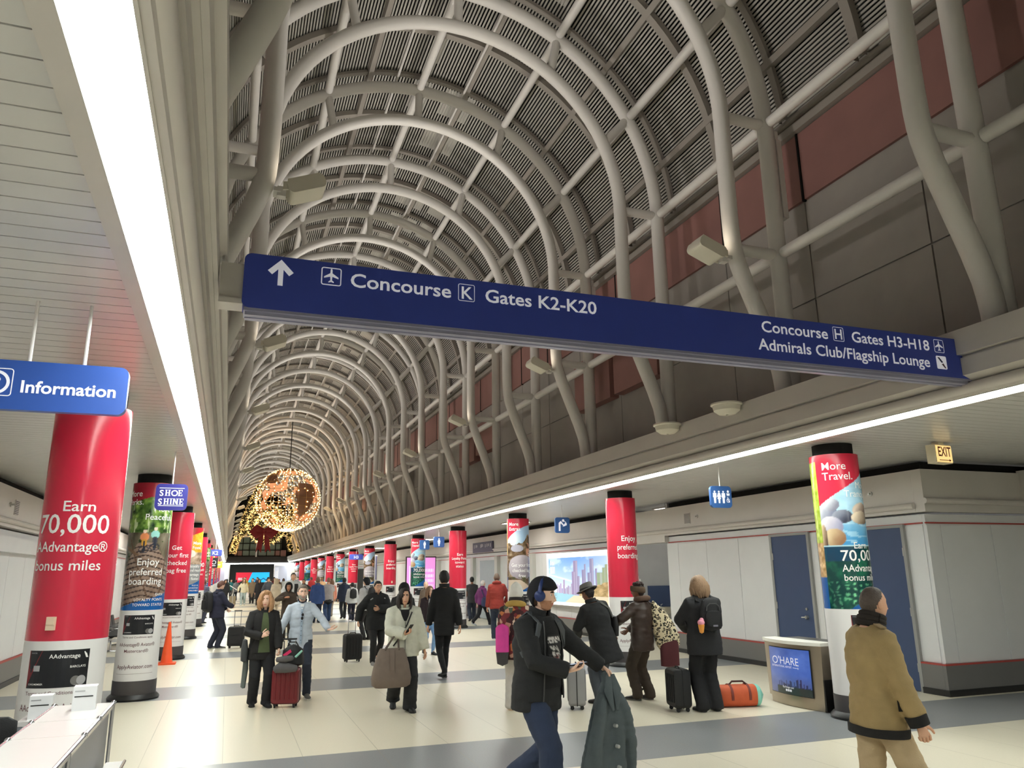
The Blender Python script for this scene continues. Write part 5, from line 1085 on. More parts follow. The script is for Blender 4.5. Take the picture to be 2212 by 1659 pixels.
# ---------------------------------------------------------------- leather jacket and leopard tote
def x_leather(root, J):
    s = J['s']; hb = MB(); hc = J['head']; R = J['R']
    hb.loft([hc+R@(V(.098*math.sin(a), .112*math.cos(a)-.01, .03+.012*math.cos(a))*s) for a in np.linspace(0, 2*PI, 30)], [(.045*s, .012*s)]*30, 10, J['up'], False); obj('headband', hb, cloth((92, 74, 58), .95), root)
    pf = MB(); rs = random.Random(3)
    for i in range(34): a, r = rs.random()*2*PI, rs.random()**.5*.075; pf.ell(hc+R@(V(r*math.cos(a), -.02+r*math.sin(a), .118-.3*r*r/.075+.02*rs.random())*s), .024*s, 8, 6)
    obj('curls', pf, mat('hair_dark', (52, 34, 30), .7, 0, .2, 40, .6, 80), root)
    hd = MB(); nb = J['S'](J['nb']); hd.tube([nb+J['lat']*.105*math.cos(a)+J['fw']*(.095*math.sin(a)-.03)+J['up']*(.012-.02*math.sin(a)) for a in np.linspace(D(-210), D(30), 20)], .042*s, 10); obj('hood', hd, cloth((96, 74, 62), .95), root)
    tb = place('tote_bag', 'cream and black leopard print tote hanging behind the person in the leather jacket', 'bag', root)
    m = bpy.data.materials.new('leopard'); m.use_nodes = True; nt = m.node_tree; b = nt.nodes['Principled BSDF']; vo = nt.nodes.new('ShaderNodeTexVoronoi'); vo.inputs['Scale'].default_value = 26; vo.feature = 'F1'; tc = nt.nodes.new('ShaderNodeTexCoord'); n2 = nt.nodes.new('ShaderNodeTexNoise'); n2.inputs['Scale'].default_value = 14
    ad = nt.nodes.new('ShaderNodeVectorMath'); ad.operation = 'MULTIPLY_ADD'; nt.links.new(n2.outputs['Color'], ad.inputs[0]); ad.inputs[1].default_value = (.05, .05, .05); nt.links.new(tc.outputs['Object'], ad.inputs[2]); nt.links.new(tc.outputs['Object'], n2.inputs['Vector'])
    nt.links.new(ad.outputs[0], vo.inputs['Vector']); cr = nt.nodes.new('ShaderNodeValToRGB'); nt.links.new(vo.outputs['Distance'], cr.inputs[0]); e = cr.color_ramp.elements; cr.color_ramp.interpolation = 'CONSTANT'
    e[0].color = (*lin((196, 176, 140)), 1); e[1].position = .22; e[1].color = (*lin((24, 22, 20)), 1); q = cr.color_ramp.elements.new(.48); q.color = (*lin((226, 212, 178)), 1); nt.links.new(cr.outputs[0], b.inputs['Base Color']); b.inputs['Roughness'].default_value = .8
    c = J['surf'](.55, 128, .0); ax = nrm(J['lat']*.85-J['fw']*.5); ay = np.cross((0, 0, 1), ax); L = [(.26, .015, .02, -.10), (.20, .05, .03, -.08), (.05, .13, .06, -.02), (-.15, .19, .085, .06), (-.33, .205, .09, .12), (-.44, .17, .06, .15)]
    mb = MB(); mb.loft([c+ax*(o+.06)+V(0, 0, z)-ay*-.0-J['fw']*.06 for z, a, q, o in L], [(a*s, q*s) for z, a, q, o in L], 26, ax, True, None, True, 2.5); obj('bag', mb, m, tb)
    sp = MB(); band(sp, [c-J['fw']*.06+ax*-.03+V(0, 0, .20), J['S'](J['ctr'](1.04)+J['lat']*.12)+J['up']*.035, J['surf'](.9, 50, .015)], [-J['fw'], J['up'], J['fw']], .03, .01); obj('strap', sp, cloth((60, 44, 36), .8), tb)
    t2 = place('shopping_bag', 'dark red bag hanging below the leopard print tote', 'bag', root); mb = MB(); c2 = c+ax*.16+V(0, 0, -.36)-J['fw']*.10
    mb.loft([c2+V(0, 0, .2), c2+V(0, 0, -.05), c2+V(0, 0, -.34)], [(.10, .03), (.15, .06), (.15, .05)], 20, ax, True, None, True, 3); obj('bag', mb, cloth((88, 40, 46), .8), t2); obj('handle', MB().tube([c2+ax*-.06+V(0, 0, .19), c2+V(0, 0, .34), c2+ax*.06+V(0, 0, .19)], .008, 8), cloth((88, 40, 46), .8), t2)
person('person in brown leather jacket and brown cargo trousers with headband, seen from behind', (6.12, 10.98, 0), D(24), 1.72, 1.02, 3, ('short', (46, 32, 28)), ('jacket', (62, 48, 42), -.20), ((66, 56, 48), .024), ((34, 32, 32), (120, 116, 110)),
  dict(feet=((.09, .0, 0), (-.09, .10, 0)), wr=((.14, .36, 1.02), (-.30, .34, 1.12)), el=((.8, -.6, -.2), (-.9, -.4, -.2)), curl=(.6, .6)), 1, head_yaw=D(24), extras=x_leather, sheen=.42, wr=.011)
# ---------------------------------------------------------------- grey hat, black coat
def x_hat(root, J):
    s = J['s']; R = J['R']; hc = J['head']; T = lambda p: hc+R@(V(*p)*s); mb = MB(); n = 36; m = cloth((120, 118, 114), .9)
    prof = [(.155, .045), (.165, .055), (.15, .062), (.108, .06), (.105, .075), (.101, .13), (.088, .155), (.05, .150), (0.001, .145)]
    vs = [T((r*math.cos(w)*.92, r*math.sin(w)*1.1-.01, z+.02*(r > .12)*math.cos(2*w)*-.5-.012*math.sin(w))) for r, z in prof for w in np.linspace(0, 2*PI, n, False)]
    mb.add(vs, [(i*n+j, i*n+(j+1) % n, (i+1)*n+(j+1) % n, (i+1)*n+j) for i in range(len(prof)-1) for j in range(n)]); hto = obj('hat', mb, m, root)
    b = MB(); b.loft([T((.107*math.cos(w)*.92, .107*math.sin(w)*1.1-.01, .073)) for w in np.linspace(0, 2*PI, 30)], [(.014*s, .004*s)]*30, 8, J['up'], False); obj('hat_band', b, cloth((60, 60, 60), .8), hto)
    bag = place('shoulder_bag', 'black shoulder bag on the right side of the person in the grey hat', 'bag', root); c = J['surf'](.28, 92, .06); mb = MB(); mb.loft([c+V(0, 0, .13), c, c+V(0, 0, -.15)], [(.09, .035), (.12, .05), (.11, .045)], 18, J['fw'], True, None, True, 3); obj('bag', mb, m_blk, bag)
    st = MB(); band(st, [J['surf'](.5, 105, .03), J['surf'](.8, 125, .02), J['surf'](1.0, 150, .016), J['S'](J['ctr'](1.05)+J['lat']*.09)+J['up']*.035, J['surf'](.9, 40, .016)], [J['lat'], J['lat']-J['fw'], -J['fw'], J['up'], J['fw']], .035, .01); obj('strap', st, cloth((92, 92, 88), .7), bag)
person('person in grey felt hat and black coat leaning left, seen from behind', (5.40, 10.95, 0), D(8), 1.73, 1.1, 3, ('short', (30, 24, 22)), ('coat', (30, 31, 33), -.36), ((84, 90, 98), .012), ((50, 48, 46), None),
  dict(feet=((.08, .0, 0), (-.08, .03, 0)), lean=(-.10, .10), wr=((.40, .20, .98), (-.20, .34, .98)), el=((.9, -.5, -.2), (-.8, -.6, -.2)), curl=(.6, .6)), 1, head_yaw=D(22), head_pitch=D(-16), extras=x_hat)
suitcase('silver grey suitcase with black handle standing in front of the person in the grey hat', (4.86, 10.72, 0), D(68), .36, .60, .24, mat('suitcase_silver', (150, 150, 152), .35, .3, .04), .34)
# ---------------------------------------------------------------- white beanie, floral jacket
def x_fl(root, J):
    beanie(root, J, (236, 232, 224), .03)
    hd = MB(); nb = J['S'](J['nb']); hd.tube([nb+J['lat']*.115*math.cos(a)+J['fw']*(.10*math.sin(a)-.03)+J['up']*(-.01-.03*math.sin(a)) for a in np.linspace(D(-215), D(35), 20)], .045, 10); obj('hood', hd, cloth((190, 156, 82), .9), root)
    sl = place('sling_bag', 'bright pink bag with grey base behind the person in the white beanie', 'bag', root); c = J['surf'](.12, 218, .07)
    mb = MB(); mb.loft([c+V(0, 0, .20), c+V(0, 0, .17), c+V(0, 0, -.16)], [(.07, .05), (.095, .07), (.095, .07)], 20, J['lat'], True, None, True, 3); obj('body', mb, cloth((222, 66, 158), .7), sl)
    mb = MB(); mb.loft([c+V(0, 0, -.155), c+V(0, 0, -.32)], [(.093, .068), (.075, .055)], 20, J['lat'], True, None, True, 3); obj('base', mb, cloth((66, 64, 66), .8), sl)
def floral():
    m = bpy.data.materials.new('floral_cloth'); m.use_nodes = True; nt = m.node_tree; b = nt.nodes['Principled BSDF']; vo = nt.nodes.new('ShaderNodeTexVoronoi'); vo.inputs['Scale'].default_value = 15; tc = nt.nodes.new('ShaderNodeTexCoord'); nt.links.new(tc.outputs['Object'], vo.inputs['Vector'])
    cr = nt.nodes.new('ShaderNodeValToRGB'); cr.color_ramp.interpolation = 'CONSTANT'; sp = nt.nodes.new('ShaderNodeSeparateColor'); nt.links.new(vo.outputs['Color'], sp.inputs[0]); nt.links.new(sp.outputs[0], cr.inputs[0])
    els = [(0, (58, 26, 30)), (.3, (120, 44, 48)), (.5, (200, 150, 130)), (.62, (70, 30, 34)), (.75, (196, 120, 70)), (.85, (84, 98, 78)), (.93, (226, 200, 180))]; e = cr.color_ramp.elements; e[0].color = (*lin(els[0][1]), 1); e[1].position = .3; e[1].color = (*lin(els[1][1]), 1)
    for p_, c in els[2:]: q = e.new(p_); q.color = (*lin(c), 1)
    nt.links.new(cr.outputs[0], b.inputs['Base Color']); b.inputs['Roughness'].default_value = .8; return m
person('person in white knit beanie with dark locks and floral jacket, seen from behind', (4.05, 11.0, 0), D(-28), 1.70, 1.06, 3, ('dreads', (40, 30, 30)), ('puffer', (120, 50, 50), -.22, floral()), ((196, 190, 182), .026), ((206, 160, 130), (220, 190, 160)),
  dict(feet=((.09, .12, 0), (-.09, -.02, 0)), wr=((.16, .34, 1.0), (-.24, .16, .86)), curl=(.6, .6)), 1, extras=x_fl, fem=1)
# ---------------------------------------------------------------- woman in pale jacket with tote and phone
def x_grey(root, J):
    s = J['s']; tee = MB(); patch(tee, J, .70, 1.02, -22, 22, .010, 8, 8, fn=lambda t, a: a*max(.15, (t-.62)/.4)); obj('tee_shirt', tee, cloth((22, 22, 24), .9), root)
    zp = MB(); band(zp, [J['surf'](t, 0, .012) for t in np.linspace(-.2, .7, 10)], [J['fw']]*10, .012, .004); obj('zip', zp, cloth((120, 120, 112), .6), root)
    for sg in (1, -1): cl = MB(); nb = J['S'](J['nb']); cl.loft([nb+J['lat']*sg*.10-J['fw']*.02+J['up']*.02, nb+J['lat']*sg*.10+J['fw']*.07, nb+J['lat']*sg*.06+J['fw']*.115-J['up']*.06], [(.03, .012), (.045, .012), (.015, .008)], 10, J['up']); obj('collar_flap', cl, cloth((92, 92, 84), .9), root)
    ph = place('phone', 'dark phone held up by the woman in the pale jacket', 'phone', root); c = J['w0']+J['d0']*.10*s+J['n0']*.035*s; up = nrm(J['t0']+V(0, 0, .6)); obj('case', MB().obox(c+V(0, 0, .02), nrm(J['d0']+V(0, 0, .9))*.072, nrm(np.cross(J['d0'], (0, 0, 1)))*.036, nrm(np.cross(nrm(J['d0']+V(0, 0, .9)), np.cross(J['d0'], (0, 0, 1))))*.005), m_blk, ph)
    tb = place('tote_bag', 'large taupe tote bag hanging from the forearm of the woman in the pale jacket', 'bag', root); q = J['el0']*.45+J['w0']*.55; c = q+V(.10, .10, -.42); m = cloth((116, 102, 92), .75); ax = nrm(J['lat']*.95+J['fw']*.1)
    L = [(.22, .17, .035), (.16, .20, .06), (0, .25, .10), (-.18, .285, .12), (-.27, .27, .11), (-.30, .22, .09)]; mb = MB(); mb.loft([c+V(0, 0, z) for z, a, b in L], [(a, b) for z, a, b in L], 30, ax, True, None, False, 3.); obj('bag', mb, m, tb)
    for y in (.05, -.05): obj('handle', MB().tube([c+ax*-.10+V(0, 0, .20)+J['fw']*y, q+V(0, 0, -.07)+J['fw']*y*.6, q+V(0, 0, -.02)+J['fw']*y*.5, q+ax*.05+V(0, 0, -.03)+J['fw']*y*.5, c+ax*.10+V(0, 0, .20)+J['fw']*y], .009, 8), cloth((84, 72, 64), .7), tb)
    fl = MB(); band(fl, [c+J['fw']*.045+V(0, 0, .21), c+J['fw']*.09+V(0, 0, .08), c+J['fw']*.115+V(0, 0, -.06)], [J['fw']]*3, .06, .008); obj('flap', fl, m, tb)
    st = MB(); band(st, [J['surf'](.95, -30, .014), J['surf'](.6, -6, .014), J['surf'](.3, 14, .014), J['surf'](.0, 40, .016)], [J['fw']]*4, .02, .006); obj('crossbody_strap', st, m_blk, root)
person('woman with long dark hair in pale jacket and wide black trousers holding a phone', (2.50, 11.62, 0), PI+D(-4), 1.69, 1.12, 1, ('long', (38, 28, 26), .18), ('puffer', (206, 206, 190), -.16), ((34, 35, 38), .036), ((28, 28, 30), (40, 40, 40)),
  dict(feet=((.10, -.22, .07), (-.10, .14, 0)), wr=((.02, .30, 1.10), (-.33, .08, .80)), el=((1, -.4, -.2), (-.8, -.5, 0)), curl=(.7, .4), hd=((-.55, .55, .25), None), pn=((-.2, .3, 1), None)), 2, fem=1, extras=x_grey)
# ---------------------------------------------------------------- couple
def x_blonde(root, J):
    sh = MB(); patch(sh, J, -.20, 1.0, -26, 30, .012, 14, 10, fn=lambda t, a: a*(.55+.5*(1-t))); obj('shirt', sh, cloth((84, 96, 66), .9), root)
    for sg in (1, -1): lp = MB(); patch(lp, J, -.2, 1.0, sg*20, sg*50, .018, 14, 6, fn=lambda t, a: a*(.55+.5*(1-t)) if abs(a) < 26 else a); obj('jacket_front', lp, cloth((30, 29, 30), .85), root)
    bag = place('shoulder_bag', 'black and grey bag at the hip of the woman in the black jacket', 'bag', root); c = J['surf'](-.12, 100, .06); mb = MB(); mb.loft([c+V(0, 0, .14), c, c+V(0, 0, -.16)], [(.07, .03), (.10, .05), (.09, .045)], 18, J['fw'], True, None, True, 3); obj('bag', mb, cloth((64, 66, 68), .8), bag)
    ct = place('folded_coat', 'grey green coat trailing behind the hip of the woman with red-blonde hair', 'coat', root); mb = MB(); c = J['surf'](-.3, 118, .04); mb.loft([c+V(0, 0, .1), c+V(0, 0, -.2), c+V(.02, 0, -.46)], [(.05, .03), (.08, .04), (.10, .03)], 20, J['fw'], True, None, True, 2.6); obj('cloth', mb, cloth((92, 100, 98), .95), ct)
person('woman with red-blonde hair in open black jacket over an olive shirt', (0.58, 12.86, 0), PI+D(6), 1.65, 1.06, 0, ('bob', (184, 140, 100), .15), ('jacket', (30, 29, 30), -.22), ((30, 30, 34), .022), ((26, 26, 28), None),
  dict(feet=((.09, -.10, 0), (-.10, .10, 0)), wr=((.06, .26, 1.08), (-.24, .22, .80)), el=((1, -.5, -.2), (-.9, -.5, 0)), curl=(.9, 1.0), hd=((-.6, .5, .4), None), pn=((-.4, -.5, .0), None)), 2, fem=1, extras=x_blonde, head_yaw=D(-14))
def x_blue(root, J):
    s = J['s']; pl = MB(); band(pl, [J['surf'](t, 0, .010) for t in np.linspace(-.2, .95, 12)], [J['fw']]*12, .035, .004); obj('placket', pl, cloth((170, 188, 208), .8), root)
    for i, t in enumerate(np.linspace(-.08, .78, 7)): obj('button', MB().ell(J['surf'](t, 0, .017), .006, 8, 6), m_blk, root)
    ic = MB(); nb = J['S'](J['nb']); ic.tube([nb+J['lat']*.066*math.cos(a)+J['fw']*(.062*math.sin(a)+.012)+J['up']*(.03-.045*max(0, math.sin(a))) for a in np.linspace(0, 2*PI, 25)], .012, 8); obj('inner_collar', ic, cloth((32, 34, 48), .9), root)
    ts = MB(); patch(ts, J, .84, 1.03, -13, 13, .013, 5, 6, fn=lambda t, a: a*(t-.82)/.2); obj('undershirt', ts, cloth((236, 236, 238), .9), root)
    g = MB(); c = J['surf'](.70, -3, .03)
    for k in (0, 1): ring(g, [(c[0]+.02*math.cos(w)+.006*k, c[2]-.055*k+.026*math.sin(w)) for w in np.linspace(0, 2*PI, 14, False)], .020, c[1])
    sg_ = place('sunglasses', 'dark sunglasses hooked on the shirt of the man in pale blue', 'sunglasses', root); obj('frame', g, m_blk, sg_, False)
person('grey haired bearded man in pale blue shirt and dark jeans holding out his palm', (1.20, 13.55, 0), PI+D(-3), 1.74, 1.06, 0, ('short', (128, 116, 104)), ('shirt', (196, 206, 219), -.20), ((44, 50, 64), .010), ((92, 90, 86), (210, 208, 200)),
  dict(feet=((.07, .02, 0), (-.13, .22, 0)), wr=((.38, .20, .92), (-.42, .32, 1.05)), el=((.9, -.6, -.1), (-.9, -.5, -.3)), curl=(.4, .25), pn=(None, (0, .3, 1)), hd=(None, (-.8, .4, .15)), thumb=(.5, .2)), 2, beard=(176, 166, 156), extras=x_blue, head_yaw=D(6), wr=.009)
suitcase('burgundy hard suitcase piled with bags beside the red-blonde woman', (0.95, 12.62, 0), D(-16), .40, .56, .26, mat('burgundy_shell', (112, 26, 34), .3, .1, .04), .40, True)
t = thing('hand_bag', 'black bag with teal patch piled on the burgundy suitcase', 'bag', (.99, 12.70, .585), D(-16)); mb = MB(); mb.loft([(.04, 0, .0), (.04, 0, .02), (.04, 0, .22), (.04, 0, .27)], [(.15, .09), (.17, .11), (.15, .10), (.08, .05)], 20, (1, 0, 0), True, None, True, 2.8); obj('bag', mb, m_blk, t); obj('patch', MB().loft([(.10, -.115, .12), (.19, -.10, .21)], [.018, .016], 8), cloth((150, 208, 190), .7), t); obj('handle', MB().tube([(-.05, 0, .26), (-.02, 0, .33), (.08, 0, .33), (.12, 0, .26)], .01, 8), m_blk, t)
t = thing('rolled_jacket', 'grey rolled jacket slumped on the front of the burgundy suitcase', 'jacket', (.93, 12.44, .49), D(-16)); mb = MB(); mb.loft([(-.17, 0, .06), (-.1, -.03, .09), (.02, -.03, .085), (.14, .0, .07)], [.05, .075, .07, .045], 14); mb.loft([(-.15, -.02, .20), (-.02, -.05, .21), (.08, -.02, .22)], [.035, .05, .035], 12); obj('cloth', mb, cloth((88, 86, 88), .9), t); obj('pink_trim', MB().obox((.0, -.03, .29), (.05, 0, .035), (0, .012, 0), (-.012, 0, .018)), cloth((206, 40, 96), .7), t)
# ---------------------------------------------------------------- middle distance
def x_trolley(root, J):
    g = MB(); R = J['R']; hc = J['head']
    for sx in (1, -1): ring(g, disc(sx*.033, .01, .026, 12), .004, .101)
    g.v = [tuple(hc+R@V(*p)) for p in g.v]; obj('glasses', g, m_blk, root)
    for sg in (1, -1): q = MB(); band(q, [J['surf'](.93, sg*36, .014), J['surf'](.86, sg*48, .014)], [J['fw']]*2, .02, .004); obj('pale_tab', q, cloth((190, 190, 190), .7), root)
person('young man with glasses in black jacket pulling a black trolley case', (3.16, 17.5, 0), PI+D(4), 1.75, 1.06, 1, ('short', (28, 26, 28)), ('puffer', (28, 29, 31), -.20), ((30, 30, 32), .006), ((120, 116, 112), (220, 218, 212)),
  dict(feet=((.09, .12, 0), (-.09, -.24, .08)), wr=((.40, -.04, .93), (.02, .30, 1.18)), el=((.9, -.6, 0), (-1, -.3, -.2)), curl=(1.0, .8)), 1, extras=x_trolley)
suitcase('black trolley case pulled by the young man with glasses', (2.78, 18.35, 0), D(8), .40, .60, .25, m_blk, .45, True, tilt=0)
person('tall man all in black walking away down the middle of the hall', (3.96, 14.75, 0), D(-2), 1.95, .88, 1, ('short', (22, 20, 20)), ('jacket', (16, 16, 18), -.24), ((16, 16, 18), -.002), ((18, 18, 18), None),
  dict(feet=((.05, .16, 0), (-.03, -.14, .03)), wr=((.25, -.10, .86), (-.25, .12, .86)), curl=(.5, .5)), 1, hatf=None)
def x_jeans(root, J):
    sh = MB(); patch(sh, J, -.26, 1.0, -30, 30, .012, 12, 8, fn=lambda t, a: a*(.6+.3*(1-t))); obj('shirt', sh, cloth((176, 174, 178), .9), root)
    g = MB(); R = J['R']; hc = J['head']
    for sx in (1, -1): ring(g, disc(sx*.033, .01, .026, 12), .004, .101)
    g.v = [tuple(hc+R@V(*p)) for p in g.v]; obj('glasses', g, m_blk, root)
person('woman with glasses in dark plum jacket, grey shirt and light blue jeans', (4.74, 19.1, 0), PI+D(8), 1.60, 1.0, 0, ('long', (140, 108, 84), .2), ('jacket', (46, 34, 40), -.10), ((128, 168, 216), -.004), ((26, 26, 28), (40, 40, 42)),
  dict(feet=((.08, -.12, .03), (-.08, .14, 0)), wr=((.26, .1, .86), (-.27, -.06, .86)), curl=(.5, .5)), 1, fem=1, extras=x_jeans)
def x_hood(root, J):
    mb = MB(); hair_shell(mb, J['head'], J['R'], J['s'], lambda a, ph, sa: .045 if (a > D(50) or ph > D(40)) else -1); obj('hood', mb, cloth((20, 20, 23), .7), root)
person('person in hooded black puffer coat just behind the woman with the tote', (3.55, 16.6, 0), D(-40), 1.70, 1.12, 1, ('short', (30, 26, 26)), ('puffer', (20, 20, 23), -.30), ((24, 24, 26), .01), ((24, 24, 24), None), None, 1, extras=x_hood)
def x_navy(root, J):
    backpack(root, J, 'large black backpack on the man in the navy jacket', (30, 31, 34), .34, .50, .20, t0=.1)
person('man in navy jacket looking down with large backpack, standing by the left columns', (-.20, 23.3, 0), D(-62), 1.78, 1.14, 0, ('short', (96, 58, 44)), ('jacket', (40, 42, 62), -.14), ((42, 46, 62), .016), ((50, 52, 56), (226, 224, 218)),
  dict(feet=((.10, .06, 0), (-.10, -.04, 0)), wr=((.12, .36, 1.08), (-.16, .34, 1.0)), curl=(.7, .7)), 1, head_pitch=D(-30), extras=x_navy)
suitcase('black upright suitcase beside the man in the navy jacket', (.34, 23.25, 0), D(-10), .42, .56, .26, m_blk, .42, False, True)
person('man with dark hair in charcoal tee walking away near the right wall', (9.55, 31.2, 0), D(-10), 1.76, 1.12, 3, ('short', (26, 22, 22)), ('tee', (52, 52, 56), -.2), ((40, 46, 62), .02), ((34, 34, 34), None), dict(feet=((.09, .16, 0), (-.09, -.18, .08))), 1)
def x_purple(root, J):
    bag = place('shoulder_bag', 'navy shoulder bag on the white haired person in purple', 'bag', root); c = J['surf'](.02, 110, .09); mb = MB(); mb.loft([c+V(0, 0, .14), c, c+V(0, 0, -.16)], [(.10, .05), (.15, .08), (.14, .07)], 18, J['fw'], True, None, True, 3); obj('bag', mb, cloth((48, 54, 86), .8), bag)
    st = MB(); band(st, [c+V(0, 0, .12), J['surf'](.9, 140, .014), J['S'](J['ctr'](1.05)+J['lat']*-.08)+J['up']*.03], [J['lat'], -J['fw'], J['up']], .04, .01); obj('strap', st, cloth((48, 54, 86), .8), bag)
person('white haired person in purple jacket striding right near the right wall', (9.1, 28.4, 0), D(-72), 1.64, 1.08, 0, ('short', (226, 222, 216)), ('jacket', (112, 48, 104), -.12), ((28, 28, 32), .012), ((226, 226, 226), (240, 240, 240)), dict(feet=((.09, .34, .0), (-.09, -.36, .08)), wr=((.24, .16, .9), (-.24, -.1, .88))), 1, extras=x_purple)
def x_red(root, J):
    hd = MB(); nb = J['S'](J['nb']); hd.tube([nb+J['lat']*.10*math.cos(a)+J['fw']*(.09*math.sin(a)-.03)+J['up']*(-.01-.03*math.sin(a)) for a in np.linspace(D(-210), D(30), 18)], .045, 10); obj('hood', hd, cloth((150, 54, 44), .95), root)
person('balding man in rust red hoodie and jeans seen from behind beside the More Extras column', (7.62, 22.35, 0), D(-20), 1.90, 1.04, 1, ('bald', (110, 90, 76)), ('jacket', (150, 54, 44), -.12), ((44, 52, 68), .014), ((232, 232, 234), (240, 240, 240)), dict(feet=((.09, .0, 0), (-.09, .1, 0)), wr=((.24, .2, .98), (-.27, .1, .84))), 1, extras=x_red)
person('bald elderly man with glasses looking down behind the woman in jeans', (6.5, 26.6, 0), D(140), 1.66, 1.05, 0, ('bald', (190, 186, 180)), ('jacket', (120, 104, 92), -.14), ((70, 66, 66), .012), ((60, 54, 50), None), None, 1, head_pitch=D(-20))
# ---------------------------------------------------------------- crowd down the hall
def crowd(label, loc, rz, H, sk, hair, top, legs, shoe=((36, 36, 36), None), walk=0., b=1., wr=None, ex=None, lod=1, hp=0., fem=0.):
    f = walk; pose = dict(feet=((.09, .30*f, 0), (-.09, -.30*f, .10*abs(f))))
    if wr: pose['wr'] = wr
    return person(label, (*loc, 0), D(rz), H, b, sk, hair, top, legs, shoe, pose, lod, extras=ex, head_pitch=D(hp), fem=fem)
crowd('man in royal blue jacket with cropped hair seen from behind', (3.6, 33.9), -12, 1.80, 1, ('short', (120, 96, 80)), ('jacket', (50, 76, 130), -.2), ((40, 46, 66), .01), b=1.15)
crowd('man in pale grey tee with black jacket tied at the waist, seen from behind', (4.13, 34.6), 4, 1.81, 1, ('buzz', (150, 108, 88)), ('tee', (178, 170, 170), -.16), ((56, 78, 116), .012), walk=.5, b=1.15, ex=lambda root, J: obj('tied_jacket', MB().loft([J['S'](J['ctr'](t)) for t in (-.34, -.1, .02)], [(.23, .19), (.22, .17), (.19, .15)], 18, J['lat']), m_blk, root))
crowd('man in dark navy jacket walking away beside the white hoodie', (5.02, 36.2), 0, 1.78, 2, ('short', (30, 28, 28)), ('jacket', (36, 44, 66), -.2), ((34, 36, 44), .012), walk=.8)
crowd('person in white hoodie with round black backpack seen from behind', (5.14, 34.5), 2, 1.58, 2, ('short', (26, 24, 24)), ('puffer', (216, 216, 216), -.14), ((40, 40, 56), .02), ((196, 176, 160), None), walk=.5, ex=lambda root, J: backpack(root, J, 'round black backpack on the person in the white hoodie', (34, 34, 36), .32, .42, .16, False, t0=.22))
crowd('man in striped grey puffer jacket leaning over a wheeled bag', (2.62, 55.), 185, 1.76, 1, ('buzz', (110, 100, 92)), ('puffer', (74, 80, 92), -.16), ((52, 56, 70), .02), walk=.6, b=1.25, wr=((.46, .2, .82), (-.3, .1, .85)), hp=-12)
crowd('woman with long brown hair in cream top and pale jeans', (1.1, 57.), 175, 1.72, 0, ('long', (110, 80, 56)), ('jacket', (222, 214, 184), -.1), ((168, 184, 186), .02), ((230, 230, 230), None), walk=.6, wr=((.34, .1, .95), (-.3, -.05, .86)), fem=1)
crowd('woman in dark headscarf and brown patterned coat behind the man in pale blue', (1.78, 24.8), 172, 1.68, 2, ('short', (22, 20, 22)), ('coat', (70, 58, 48), -.5), ((40, 36, 36), .01), wr=((.10, .28, 1.32), (-.24, .12, .86)), ex=x_hood)
crowd('tall man with white bib and black shoulder straps facing the camera', (2.52, 33.), 176, 2.0, 1, ('short', (34, 30, 28)), ('puffer', (206, 206, 206), -.1), ((30, 30, 32), .014), wr=((.26, .1, .95), (-.26, .1, .95)), b=1.05,
  ex=lambda root, J: [obj('vest_front', (lambda q: (patch(q, J, .05, .9, -sg*12, -sg*48, .018), q)[1])(MB()), cloth((34, 34, 36), .8), root) for sg in (1, -1)])
crowd('woman in cream hooded coat seen from behind', (2.5, 44.), 10, 1.76, 0, ('long', (200, 180, 150)), ('coat', (206, 190, 166), -.5), ((190, 176, 156), .01), fem=1, b=1.1)
crowd('person in black and white jacket standing behind the young man with glasses', (4.05, 24.2), 30, 1.80, 1, ('short', (30, 28, 28)), ('puffer', (200, 200, 202), -.1), ((36, 36, 38), .01), ex=lambda root, J: (beanie(root, J, (34, 34, 38)), backpack(root, J, 'dark backpack on the person in the black and white jacket', (40, 40, 42), .30, .42, .15, False)))
crowd('person in grey blue jacket between the left columns', (-.92, 36.), -30, 1.80, 2, ('bald', (70, 60, 56)), ('jacket', (92, 94, 116), -.14), ((60, 62, 76), .012), b=1.1)
crowd('person in salmon top walking beside the pale grey tee', (4.75, 38.6), 10, 1.70, 1, ('bob', (120, 84, 60)), ('jacket', (206, 130, 110), -.14), ((150, 140, 130), .014), walk=.6, fem=1)
crowd('woman in cream coat walking away behind the pale grey tee', (4.9, 40.2), 0, 1.66, 1, ('long', (60, 46, 38)), ('coat', (196, 184, 166), -.3), ((130, 126, 120), .014), walk=.4, fem=1)
crowd('person in orange and black jacket in the crowd before the red far columns', (3.75, 42.), 160, 1.72, 2, ('short', (30, 26, 26)), ('jacket', (40, 38, 40), -.14), ((38, 38, 42), .012), wr=((.2, .3, 1.3), (-.2, .3, 1.3)))
crowd('man in long sand coat in the crowd', (1.75, 60.), 175, 1.76, 1, ('short', (60, 46, 36)), ('coat', (128, 110, 88), -.5), ((40, 38, 38), .012))
crowd('woman in black dress with patterned scarf in the crowd', (2.05, 56.), 180, 1.70, 1, ('long', (46, 34, 30)), ('coat', (36, 36, 40), -.4), ((30, 30, 32), .01), walk=.4, fem=1)
